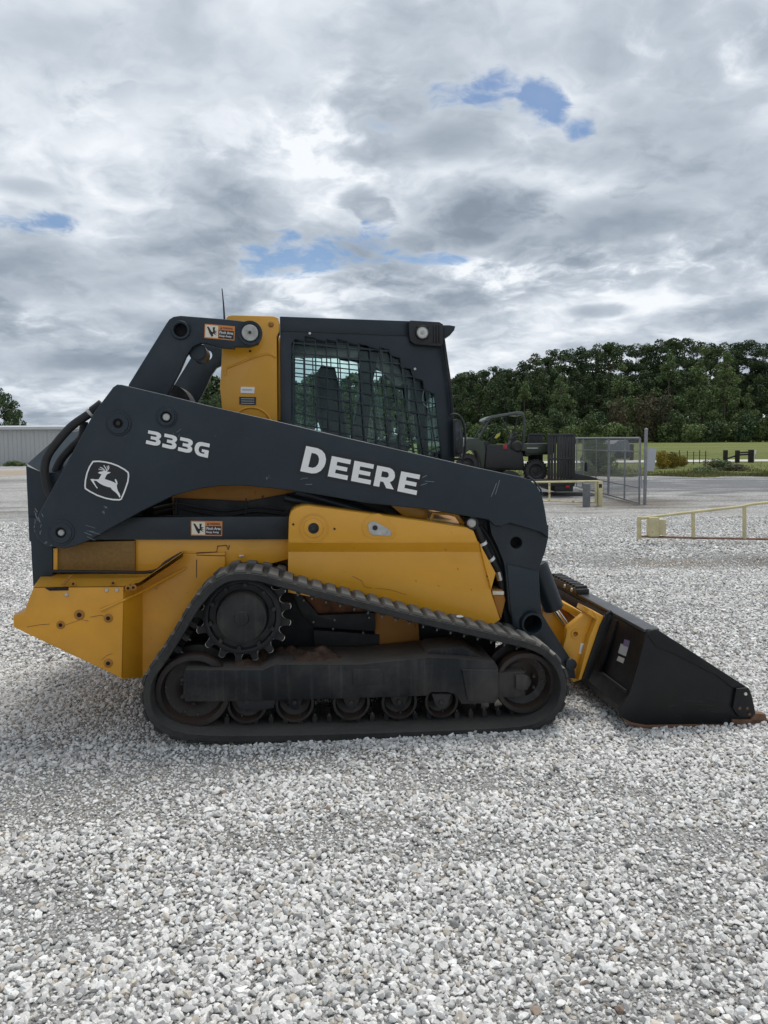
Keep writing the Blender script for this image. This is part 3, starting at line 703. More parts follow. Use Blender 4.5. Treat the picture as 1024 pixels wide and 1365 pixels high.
# ---------------- front fender / tank on the flank
fender = LP('front_fender', [(385,690),(388,682),(394,677),(402,674.3),(411.6,673.6),(566,694.5),(622.6,703.3),(632,708),(638.4,724.4),(384,724.4)], .16, .42, YEL, .010)
LP('fender_lower_panel', [(384,735),(641,735),(652,762),(655,790),(667,826),(640,845),(520,815),(384,790)], .20, .42, YEL, .004)
bm = bmesh.new()
a = [LF.p3(*q, .16) for q in ((384,722),(638,722))]; b = [LF.p3(*q, .205) for q in ((384,737),(641,737))]
v = [bm.verts.new(p) for p in (a[0], a[1], b[1], b[0])]; bm.faces.new(v)
v2 = [bm.verts.new((p[0], .40, p[2])) for p in (a[0], a[1], b[1], b[0])]; bm.faces.new(v2)
for i in range(4): bm.faces.new((v[i], v[(i + 1) % 4], v2[(i + 1) % 4], v2[i]))
LB('fender_chamfer', bm, YEL)
LP('fender_front_return', [(638.5,722),(661,764),(655,786),(646,752)], .185, .205, YEL, .003)
LP('step_bracket', [(655,786),(670,786),(674,800),(668,826),(662,812)], .25, .40, YELD, .004)
LP('fender_bolt_patch', [(657,788),(672,788.5),(672,793),(657,793)], .235, .26, CREAM, .002)
boss_f = lambda px, py, r, prof, m: (lambda c_: (lambda bm: (add_lathe(bm, *c_, [(sc_px(a, .16), y) for a, y in prof], 32), LB(r, bm, m, fender)))(bmesh.new()))(LF.pt(px, py, .16))
boss_f(418, 704, 'pressed_ring', [(18,.1615),(18,.156),(19.2,.156),(19.2,.1615)], YEL)
boss_f(418, 704, 'pin_boss', [(0,.152),(11,.152),(12.5,.155),(13,.162)], YEL)
boss_f(418, 704, 'pin', [(0,.143),(4,.143),(4.5,.148),(7,.149),(7.2,.153)], UND)
boss_f(418, 704, 'pin_bolt', [(0,.139),(2.6,.139),(3,.144)], WHEEL)
tear = [(486,694),(494,686),(505,684.5),(516,690),(527,703),(528,713),(523,718),(497,719),(485,714),(482,703)]
LP('pressed_ring', tear, .157, .162, YEL, .002, parent=fender)
LP('pressed_ring', offset_poly(tear, -1.3), .1555, .162, YEL, .001, parent=fender)
LP('latch_plate', [(491,699),(494,695.5),(500,695),(518,705),(522.5,709),(521,713.5),(516,714.8),(496,713),(492,709)], .148, .157, PINM, .003, parent=fender)
c_ = LF.pt(518, 709.5, .15); bm = bmesh.new(); add_lathe(bm, *c_, [(0,.139),(.008,.140),(.010,.149)], 14); LB('pin', bm, PINM, fender)
c_ = LF.pt(500, 703.5, .15); bm = bmesh.new(); add_lathe(bm, *c_, [(0,.143),(.012,.143),(.014,.149)], 14); LB('pin', bm, WHEEL, fender)
for px, py in ((391,699),(446,705),(648,740),(650,768)):
    c_ = LF.pt(px, py, .16 if px < 600 else .2); yy = .16 if px < 600 else .19; bm = bmesh.new(); add_lathe(bm, *c_, [(0,yy-.002),(.006,yy-.002),(.006,yy+.01)], 10); LB('bolt', bm, HOLE, fender)
# bracket frame and small parts between arm and fender
LP('bracket_frame', [(570,700),(576,683),(600,683),(612,686),(622,702),(617,702),(608,689.5),(599,687),(579,686),(574,701)], .30, .34, YEL, .003)
LP('upright_plate', [(518,671),(571,679),(570,694),(540,690)], .36, .42, YEL, .003)
bm = bmesh.new(); add_rod(bm, LF.p3(395,655,.38), LF.p3(545,700,.38), .032, n=18); LB('lift_cylinder', bm, DGREY)
bm = bmesh.new(); add_rod(bm, LF.p3(380,663,.36), LF.p3(520,697,.36), .020, n=18); LB('lift_cylinder_rod', bm, DGREY)
bm = bmesh.new(); c_ = LF.pt(629, 697.5, .22); add_lathe(bm, *c_, [(0,.215),(.018,.215),(.024,.222),(.024,.25)], 24); LB('hose_fitting', bm, PINM)
bm = bmesh.new(); c_ = LF.pt(629, 697.5, .24); add_lathe(bm, *c_, [(.024,.226),(.034,.226),(.036,.235),(.036,.27)], 24); LB('hose_fitting_collar', bm, BLKP)
h1 = spline([LF.p3(*q, y) for q, y in (((629,697),.26),((636,704),.25),((640,716),.25),((650,738),.26),((661,755),.27),((667,772),.28),((672,800),.30))], 5)
bm = bmesh.new(); add_tube(bm, h1, .021, 12); hz = LB('front_hose', bm, HOSE)
bm = bmesh.new(); add_tube(bm, spline([LF.p3(*q, .31) for q in ((640,700),(652,718),(662,738),(670,762),(674,800))], 5), .016, 10); LB('front_hose', bm, HOSE)
for a, b in ((12, .024), (17, .023)):
    bm = bmesh.new(); add_rod(bm, h1[a] - (h1[a + 1] - h1[a]).normalized() * .008, h1[a] + (h1[a + 1] - h1[a]).normalized() * .008, b, n=14); LB('hose_band', bm, WHT, hz)
bm = bmesh.new(); add_rod(bm, LF.p3(664,762,.262), LF.p3(667,773,.262), .020, n=10); LB('hose_coupling', bm, STEEL)
# hoses at the rear
for path, r, y in ((((133,541),(120,551),(95.7,568),(76.6,589),(63,609),(59.5,630),(65,656),(80,680)), .0215, .25), (((112,562),(109,582),(95.7,596),(82,612),(74,630),(71.5,650),(78,668)), .021, .33)):
    bm = bmesh.new(); add_tube(bm, spline([LF.p3(*q, y) for q in path], 6), r, 12); LB('rear_hydraulic_hose', bm, HOSE)
bm = bmesh.new(); add_rod(bm, LF.p3(136,538,.25), LF.p3(123,548,.25), .024, n=14); LB('hose_coupling', bm, UND)
bm = bmesh.new(); add_rod(bm, LF.p3(122,549,.25), LF.p3(119,551.5,.25), .026, n=14); LB('hose_coupling', bm, PINM)
LP('valve_block', [(72,625),(84,606),(92,598),(92,640),(76,640)], .42, .55, YELD, .004)
for zz_ in (0, 6):
    bm = bmesh.new(); add_tube(bm, spline([LF.p3(*q, .415) for q in ((205,678+zz_),(235,672+zz_),(262,676+zz_),(300,681+zz_),(340,676+zz_),(380,680+zz_))], 5), .007, 8); LB('wiring_harness', bm, HOSE)
for px in (235, 328):
    bm = bmesh.new(); add_tube(bm, [LF.p3(px,664,.41), LF.p3(px,684,.41), LF.p3(px-3,688,.41), LF.p3(px-15,688,.41)], .004, 6); LB('hose_hook', bm, BLKP)
# panel gap lines on the yellow flank
for path in (((262,746),(262,770)), ((262,737),(289,736),(290,728),(302,727),(304,733),(306,727)), ((262,740),(300,741))):
    bm = bmesh.new(); add_tube(bm, [LF.p3(*q, .212 if path[0][1] > 739 else .317) for q in path], .0028, 5); LB('panel_gap', bm, RUST)

# ---------------- quick coupler, tilt cylinder
coup = LP('quick_coupler', [(756,840),(758,835.5),(786,812.5),(805,823),(804,828.5),(799,833),(778,905),(765,909.5),(760.5,904),(751,862),(755,849)], .30, .345, YEL, .004, holes=[pcircle(767,845,3.6,16)])
LP('coupler_flange', [(790,814),(805,823),(803,829),(778,905),(771,907),(786,850),(796,826)], .245, .30, YEL, .004, parent=coup)
LP('coupler_top_tab', [(785.5,812),(805,821.5),(804,828.5),(799,829),(783,818)], .25, .42, YEL, .002, parent=coup)
LP('white_sticker', [(774.5,857),(783,859),(778.5,873.5),(772,871)], .2985, .301, WHT, 0, parent=coup)
LP('sticker_picture', [(777,860),(780.5,861.5),(777,871),(774.5,869)], .297, .2987, MATS['pin_grey_zinc'], 0, parent=coup)
c_ = LF.pt(767,845,.30); bm = bmesh.new(); add_lathe(bm, *c_, [(sc_px(3.6,.3),.31),(sc_px(3.6,.3),.294),(sc_px(6,.3),.294),(sc_px(6.5,.3),.302)], 20); LB('pin_boss', bm, YEL, coup)
LP('coupler_inner_plate', [(724,806),(745,818),(757,842),(752,862),(756,895),(762,905),(740,880),(722,850)], .46, .50, YEL, .004)
LP('coupler_cross_panel', [(752,812),(772,826),(784,822),(790,830),(768,890),(752,880),(745,830)], .60, 1.40, YELD, .01)
LP('coupler_rail', [(745,800),(765,810),(780,818),(772,824),(750,812)], .52, 1.48, YEL, .006)
mirror(coup, False)
bm = bmesh.new(); add_rod(bm, LF.p3(716,752,.44), LF.p3(738.5,812,.44), sc_px(14,.44), n=32)
bmesh.ops.bevel(bm, geom=[e for e in bm.edges if len(e.link_faces) == 2 and e.calc_face_angle(0) > 1], offset=.008, segments=2, affect='EDGES')
tc_ = LB('tilt_cylinder', bm, DGREY)
bm = bmesh.new(); add_rod(bm, LF.p3(737,808,.44), LF.p3(759,838,.44), sc_px(4,.44), n=18); LB('cylinder_rod', bm, mat('chromed_steel', (.75,.75,.75), .15, metal=1.0, var=.02), tc_)
mirror(tc_, False)

# ---------------- bucket
BY0 = -.05; BY1 = 2.05
bk_side = [(873,838.5),(878,840),(902,855.5),(935,877),(999,918),(1003,928),(1007.5,950),(1010,963),(979,967.7),(861,969),(838,963.5),(826,957),(824,947),(839,925.5),(850,888),(861.5,846),(866,840.5)]
bpl = LF.pts(bk_side, BY0)
bucket = LP('bucket', bk_side, BY0, BY0 + .018, BLK, .003)
# shell: back, curved heel and floor swept between the two sides
prof_px = [(868,841),(862,846),(851,886),(840,922),(829,944),(829,954),(840,962),(861,967.8),(979,967.4),(1010,965.5)]
pr = LF.pts(prof_px, BY0)
bm = bmesh.new(); th = .014
inn = []
for i, p in enumerate(pr):
    a = Vector(pr[max(0, i - 1)]); b = Vector(pr[min(len(pr) - 1, i + 1)]); t = (b - a).normalized(); inn.append((p[0] - t.y * th, p[1] + t.x * th))
outl = list(pr) + inn[::-1]
f0 = [bm.verts.new((x, BY0 + .018, z)) for x, z in outl]; f1 = [bm.verts.new((x, BY1 - .018, z)) for x, z in outl]
for k in range(len(outl)): bm.faces.new((f0[k], f0[(k + 1) % len(outl)], f1[(k + 1) % len(outl)], f1[k]))
bm.faces.new(f0); bm.faces.new(f1)
LB('bucket_shell', bm, BLK, bucket, smooth=25)
bm = bmesh.new(); add_poly(bm, bpl, BY1 - .018, BY1, .003); LB('far_side_plate', bm, BLK, bucket)
# top edge bar along the back
tx, tz = pr[0]
bm = bmesh.new(); add_box(bm, (tx - .03, BY0 + .02, tz - .012), (tx + .055, BY1 - .02, tz + .006), .003); LB('top_edge_bar', bm, mat('worn_black_edge', (.05,.053,.058), .35, var=.3, chips=(.25,.22,.2), chipamt=-.03), bucket)
# horizontal bend line on the back and wear bar
bx, bz = LF.pt(838, 921.5, BY0 + .02)
bm = bmesh.new(); add_rod(bm, (bx - .012, BY0 + .02, bz), (bx - .012, BY1 - .02, bz), .008, n=8); LB('back_bend_rib', bm, BLK, bucket)
# bolt-on cutting edge and corner patch
e0 = LF.pt(975, 967.5, BY0); e1 = LF.pt(1024, 963, BY0)
bm = bmesh.new(); add_poly(bm, [(e0[0], .002), (e1[0], .004), (e1[0] + .01, .016), (e1[0] - .02, .030), (e0[0], .036)], BY0 - .012, BY1 + .012, .002); LB('cutting_edge', bm, RUST, bucket)
cpx = [(982,918),(998,917),(1003,928),(1007.5,951),(1004,956),(985,956),(977,944)]
cp = LP('corner_patch', cpx, BY0 - .014, BY0, BLK, .003, parent=bucket)
for px, py in ((994,925),(996,944),(986,944),(999,952)):
    c_ = LF.pt(px, py, BY0 - .014); bm = bmesh.new(); add_lathe(bm, *c_, [(0,BY0-.020),(.007,BY0-.020),(.009,BY0-.013)], 8); LB('bolt', bm, RUST if px != 994 else CREAM, bucket)
tipp = [(1004,951),(1021,952),(1023,961),(1000,965.5)]
LP('edge_corner', tipp, BY0 - .012, BY0 + .03, RUST, .003, parent=bucket)
LP('bottom_wear_strip', [(828,956),(842,963),(861,966.5),(979,965),(1008,963.5),(1008,967.2),(979,969.8),(861,971),(838,966)], BY0 - .004, BY0 + .0, RUST, .001, parent=bucket)
c_ = LF.pt(902.7,863.7,BY0); bm = bmesh.new(); add_lathe(bm, *c_, [(0,BY0-.003),(.008,BY0-.003),(.009,BY0+.001)], 14); LB('side_hole', bm, CREAM, bucket)
LP('upper_side_doubler', [(863,846),(868,841),(874,839),(902,855.5),(960,893),(978,918),(958,902),(900,872),(875,862)], BY0 - .006, BY0, BLK, .002, parent=bucket)
# attachment frame behind the bucket back
def lat(px, py, Y): return LF.pt(px, py, Y)
aq = LP('attachment_plate', [(806,822),(815,818),(817,826),(812,840),(786,906),(776,906),(800,835)], .235, .26, BLK, .004)
bm = bmesh.new(); add_tube(bm, [LF.p3(*q, .24) for q in ((806,828),(809,819),(814,815.5),(818,819),(817,826))], .009, 8); LB('lift_hook', bm, BLK, aq)
t_ = pr[0]
bm = bmesh.new()
add_poly(bm, [(t_[0] - .035, t_[1] - .03), (t_[0] - .01, t_[1] - .02), (pr[3][0] - .01, pr[3][1]), (pr[3][0] - .035, pr[3][1] - .0)], .30, 1.70, .002)
LB('attachment_frame', bm, BLK)
mirror(aq, False)
# grip step bolted on the top edge, far along
bm = bmesh.new(); sx, sz = t_[0] - .02, t_[1] + .006
add_box(bm, (sx - .035, .88, sz), (sx + .05, 1.42, sz + .035), .003)
for k in range(9): add_box(bm, (sx - .03, .90 + k * .057, sz + .033), (sx + .045, .925 + k * .057, sz + .052), .002)
LB('grip_step', bm, BLKP)
for y in (.95, 1.08):
    bm = bmesh.new(); add_rod(bm, (sx - .034, y, sz + .018), (sx - .044, y, sz + .018), .013, n=6); LB('bolt', bm, PINM)
# stickers on the bucket back (the back plane leans: lay them on it)
p_a, p_b = Vector((pr[1][0], 0, pr[1][1])), Vector((pr[3][0], 0, pr[3][1])); dn = (p_b - p_a).normalized(); nrm = Vector((dn.z, 0, -dn.x))
if nrm.x > 0: nrm = -nrm
def back_pt(px, py):
    """where the sight line meets the leaning back plate, in loader coordinates"""
    d = ray(px, py); c = Vector((0, 0, CAM_H)) - LF.o
    D = Vector((d.dot(LF.x), d.dot(LF.y), d.z)); O = Vector((c.dot(LF.x), c.dot(LF.y), c.z))
    t = (p_a - O).dot(nrm) / D.dot(nrm); return O + D * t + nrm * .002
for pp, m in ((((833,852),(840,854.5),(838,863),(831,860.5)), mat('blue_red_vinyl', (.16,.12,.2), .5)), (((828,858),(838,862),(834.5,875),(824.5,870.5)), mat('grey_vinyl', (.38,.38,.38), .5)), (((825,874.5),(833,878),(831,884.5),(822.5,880.5)), mat('cream_grey_vinyl', (.45,.42,.38), .5))):
    bm = bmesh.new(); P4 = [back_pt(*q) for q in pp]; f = [bm.verts.new(p) for p in P4]; b_ = [bm.verts.new(p - nrm * .002) for p in P4]
    bm.faces.new(f); 
    for i in range(4): bm.faces.new((f[i], f[(i + 1) % 4], b_[(i + 1) % 4], b_[i]))
    LB('sticker', bm, m, bucket, smooth=0)

# ---------------- cab
hole_px = [(388.7,573),(388.7,458),(393.4,452),(405.5,455.4),(406.5,448.3),(419,450.5),(421,452.4),(433.8,455),(435.2,452.4),(448,455),(449.7,451.6),(462.5,455),(464,457),(477,459.8),(478,457.9),(490.7,461.2),(492.6,462.5),(505,466),(506.3,462.5),(518.6,466),(520.8,472.9),(533.6,477),(535,488.8),(548.7,492),(551.4,503.8),(563.7,507),(565.6,519.4),(578.8,524.8),(581.5,546.7),(588.5,607),(588.5,630),(470,604)]
side_px = [(373.3,423),(374.5,421.6),(546,427.8),(585,431),(590,440),(591.5,462),(604.7,552),(607,640),(374.5,640)]
cab = LP('cab_side', side_px, .55, .575, GREY, .004, holes=[hole_px])
LP('roof_band', [(373,422),(547,428),(548.5,448),(373.5,441)], .544, .552, GREY, .002, parent=cab)
bars = bmesh.new()
def bar(a, b, w, y0=.558, y1=.566):
    A, B = Vector(LF.pt(*a, .56)), Vector(LF.pt(*b, .56)); t = (B - A).normalized(); n = Vector((-t.y, t.x)) * w / 2
    add_poly(bars, [tuple(A - n), tuple(B - n), tuple(B + n), tuple(A + n)], y0, y1)
for i in range(15):
    xt_ = 391.5 + 14.35 * i; lean = .012 * i * .9
    xb_ = xt_ + lean * 170
    yt = 448 + (0 if i < 8 else (i - 7) * 9)
    bar((xt_, yt), (xb_ if True else 0, 625), .0072)
for j in range(12):
    y0 = 456.5 + 13.2 * j; sl_ = .085 + .016 * j
    bar((387, y0), (592, y0 + sl_ * 205), .0066, .559, .567)
guard = LB('window_guard', bars, GREY, cab, smooth=0)
tag(guard, kind='stuff')
LP('side_glass', [(380,440),(590,446),(598,560),(598,640),(380,620)], .60, .606, GLASS, 0, parent=cab)
for px, py in ((413,444.7),(553,492)):
    c_ = LF.pt(px, py, .55); bm = bmesh.new(); add_lathe(bm, *c_, [(0,.538),(.007,.540),(.009,.546),(.009,.553)], 14); LB('bolt', bm, STEEL, cab)
cab2 = mirror(cab, True)
X = lambda px, py, Y=.55: LF.pt(px, py, Y)
xr0, zr0 = X(373, 422); xr1, zr1 = X(547, 428); xf0, zf0 = X(591, 462); xf1, zf1 = X(606, 600); xbk, zbk = X(374, 600)
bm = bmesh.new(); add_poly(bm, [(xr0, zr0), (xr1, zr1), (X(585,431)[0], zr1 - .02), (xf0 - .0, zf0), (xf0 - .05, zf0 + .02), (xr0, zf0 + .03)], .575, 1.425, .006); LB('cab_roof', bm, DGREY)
bm = bmesh.new(); add_box(bm, (xr0, .575, zbk - .25), (xr0 + .03, .66, zr0 - .06), .004); add_box(bm, (xr0, 1.34, zbk - .25), (xr0 + .03, 1.425, zr0 - .06), .004); add_box(bm, (xr0, .66, zbk - .25), (xr0 + .03, 1.34, zbk - .02), .004); LB('rear_cab_frame', bm, DGREY)
bm = bmesh.new(); add_box(bm, (xr0 + .01, .66, zbk - .02), (xr0 + .016, 1.34, zr0 - .10)); LB('rear_glass', bm, GLASS)
# front door frame with glass
bm = bmesh.new()
for y0, y1 in ((.575, .63), (1.37, 1.425)):
    add_poly(bm, [(xf0 - .05, zf0 + .02), (xf0, zf0), (xf1, zf1), (xf1, zf1 - .35), (xf1 - .06, zf1 - .35), (xf1 - .06, zf1)], y0, y1, .004)
LB('front_door_frame', bm, DGREY)
bm = bmesh.new(); add_poly(bm, [(xf0 - .02, zf0), (xf0 - .014, zf0), (xf1 - .014, zf1 - .3), (xf1 - .02, zf1 - .3)], .63, 1.37); LB('windscreen', bm, GLASS)
bm = bmesh.new(); add_box(bm, (xr0 + .03, .60, zbk - .30), (xf1 - .04, 1.40, zbk - .24), .004); LB('cab_floor', bm, DGREY)
# seat, pods and controls inside
def LX(px, py, Y=1.0): return LF.pt(px, py, Y)
seat_bm = bmesh.new(); sx0, sz0 = X(452, 590, .9)
sz0 = zbk - .02
add_poly(seat_bm, [(sx0 - .04, sz0 - .10), (sx0 + .40, sz0 - .12), (sx0 + .43, sz0 - .05), (sx0 + .38, sz0 + .0), (sx0 + .02, sz0 - .02)], .78, 1.22, .03, seg=3); seat = LB('operator_seat', seat_bm, SEATM)
bm = bmesh.new(); add_poly(bm, [(sx0 - .05, sz0 - .05), (sx0 + .09, sz0 - .04), (sx0 + .02, sz0 + .30), (sx0 - .02, sz0 + .50), (sx0 - .10, sz0 + .52), (sx0 - .14, sz0 + .46), (sx0 - .12, sz0 + .2)], .80, 1.20, .035, seg=3); LB('seat_back', bm, SEATM, seat)
seat.children[0].location = (0, 0, 0)
for y0, y1 in ((.68, .76), (1.24, 1.32)):
    bm = bmesh.new(); add_poly(bm, [(sx0 + .02, sz0 - .08), (sx0 + .36, sz0 - .04), (sx0 + .42, sz0 + .04), (sx0 + .34, sz0 + .08), (sx0 + .02, sz0 + .05)], y0, y1, .012); LB('arm_rest_pod', bm, BLKP)
    bm = bmesh.new(); ym = (y0 + y1) / 2; add_tube(bm, [(sx0 + .34, ym, sz0 + .05), (sx0 + .36, ym, sz0 + .14), (sx0 + .345, ym, sz0 + .22)], [.014, .018, .026], 12); LB('joystick', bm, BLKP)
# roll-over bar and trim seen through the window
bm = bmesh.new(); q0 = X(485, 455, .62); q1 = X(468, 610, .62)
add_poly(bm, [(q0[0] - .02, q0[1]), (q0[0] + .10, q0[1]), (q0[0] + .05, q0[1] - .25), (q1[0] + .09, q1[1]), (q1[0] - .02, q1[1]), (q0[0] - .02, q0[1] - .3)], .66, .74, .008); LB('door_pillar', bm, BLKP)
bm = bmesh.new(); q = X(500, 470, .7); add_poly(bm, [(q[0], q[1] + .06), (q[0] + .36, q[1] + .04), (q[0] + .36, q[1] - .14), (q[0] + .20, q[1] - .15), (q[0] + .06, q[1] - .02)], .70, 1.30, .01); LB('headliner', bm, BLKP)
bm = bmesh.new(); add_box(bm, (xr0 + .04, .66, zr1 - .12), (xr1 - .02, 1.36, zr1 - .03), .02); LB('roof_lining', bm, BLKP)
bm = bmesh.new(); q = X(560, 520, .66); add_box(bm, (q[0] - .06, .64, q[1] - .14), (q[0] + .02, .74, q[1] + .05), .01); LB('monitor', bm, BLKP)
bm = bmesh.new(); q = X(568, 530, .64); add_tube(bm, [(q[0] + .014 * math.cos(a) * 1.5, .63, q[1] + .05 * math.sin(a)) for a in [2 * math.pi * k / 16 for k in range(16)]], .003, 6, True); LB('door_handle_loop', bm, PINM)
# work lamp block and visor at the front top corner
lamp = LP('work_lamp_housing', [(545,428),(548,426.8),(586,429),(591,432),(591,459),(588,462),(553,459),(547,454),(545.5,446)], .505, .56, BLKP, .006)
c_ = X(563, 443.5, .505); rl = sc_px(7.6, .505)
bm = bmesh.new(); add_lathe(bm, *c_, [(rl, .50), (rl, .490), (rl * 1.18, .490), (rl * 1.25, .497), (rl * 1.25, .507)], 32); LB('lamp_bezel', bm, BLKP, lamp)
bm = bmesh.new(); add_lathe(bm, *c_, [(0, .490), (rl * .5, .4915), (rl, .497), (rl, .506)], 32); LB('lamp_lens', bm, LENS, lamp)
bm = bmesh.new(); add_lathe(bm, *c_, [(0, .4875), (rl * .3, .4885), (rl * .42, .4915)], 16); LB('lamp_bulb', bm, PINM, lamp)
for k in range(4):
    a = math.pi / 4 + k * math.pi / 2; bm = bmesh.new(); add_lathe(bm, c_[0] + rl * 1.45 * math.cos(a), c_[1] + rl * 1.45 * math.sin(a), [(0,.500),(.004,.500),(.005,.506)], 8); LB('bolt', bm, UND, lamp)
bm = bmesh.new(); q = X(575, 445, .505)
for k in range(3): add_box(bm, (q[0] + .012 + k * .016, .498, q[1] - .05), (q[0] + .020 + k * .016, .506, q[1] + .05), .001)
LB('housing_rib', bm, BLKP, lamp)
LP('roof_visor', [(590,433),(600,433),(607.5,434.5),(606,440),(600,447),(592,451.5),(590,450)], .54, 1.46, DGREY, .008)
# mirror beside the door
bm = bmesh.new(); mp = [LF.p3(*q, .50) for q in ((600,553),(606,552),(613,555),(618.5,566),(620.5,585),(620,603),(617,611),(606,612))]
add_tube(bm, spline(mp, 4), .0065, 8); mir = LB('mirror_bracket', bm, PINM if False else BLKP)
LP('mirror_head', [(604,560),(610,558),(616,565),(618,585),(617,604),(612,609),(605,609)], .47, .53, BLKP, .006, parent=mir)
LP('mirror_glass', [(607,563),(611,562),(615,568),(616,585),(615,602),(611,605),(607.5,605)], .467, .4705, mat('mirror_glass', (.05,.055,.06), .12, metal=1.0, var=.0), .001, parent=mir)
bm = bmesh.new(); add_tube(bm, spline([LF.p3(*q, .52) for q in ((591,452),(595,480),(600,515),(603,552))], 4), .010, 8); LB('door_edge_seal', bm, PINM if False else UND)

r_ = random.Random(3)
for cx0, cy0, n, L, a0 in ((50,690,7,7,1.9),(47,705,6,5,1.3),(112,708,5,14,-.25),(60,728,4,5,.4),(230,580,3,9,.8),(560,640,3,12,.25),(655,667,2,18,1.2),(400,640,3,10,.3)):
    for _ in range(n):
        x = cx0 + r_.uniform(-4, 8); y = cy0 + r_.uniform(-8, 8); a = a0 + r_.uniform(-.35, .35); l = L * r_.uniform(.5, 1.2)
        p = [(x + l * t * math.cos(a) + r_.uniform(-.4, .4), y - l * t * math.sin(a)) for t in (0, .5, 1)]
        LP('paint_scratch', strip(p, r_.uniform(.35, .8)), .1993, .2005, mat('scuffed_grey', (.20, .22, .24), .6), 0, parent=arm)

for pts_, w, Y in (([(36,836),(52,833),(66,832)],1.0,.158),([(88,833),(108,826),(118,828)],.8,.158),([(120,823),(134,820),(140,822)],.9,.158),([(70,766),(74,770)],1,.158),
                   ([(135,880),(142,874),(150,871)],.9,.158),
                   ([(470,768),(482,774),(486,782),(496,784)],.9,.198),([(500,784),(520,786),(542,793)],.8,.198),([(610,757),(611,760)],1.6,.198),([(584,780),(586,782)],1.4,.198),([(628,785),(629,787)],1.2,.198)):
    LP('rust_scrape', strip(pts_, w * .45), Y, Y + .002, RUST, 0)

for cx0, cy0, n, L in ((930,942,5,34),(880,952,3,30),(960,930,3,20)):
    for _ in range(n):
        x = cx0 + r_.uniform(-22, 22); y = cy0 + r_.uniform(-12, 12); a = r_.uniform(-.12, .3); l = L * r_.uniform(.3, 1)
        if y > 960: continue
        p = [(x + l * t * math.cos(a), y + l * t * math.sin(a) * .6 + r_.uniform(-.5, .5)) for t in (0, .4, 1)]
        if max(q[0] for q in p) < 990: LP('paint_scratch', strip(p, r_.uniform(.3, .6)), BY0 - .0012, BY0 + .001, mat('scuffed_brown', (.026, .020, .016), .6), 0, parent=bucket)
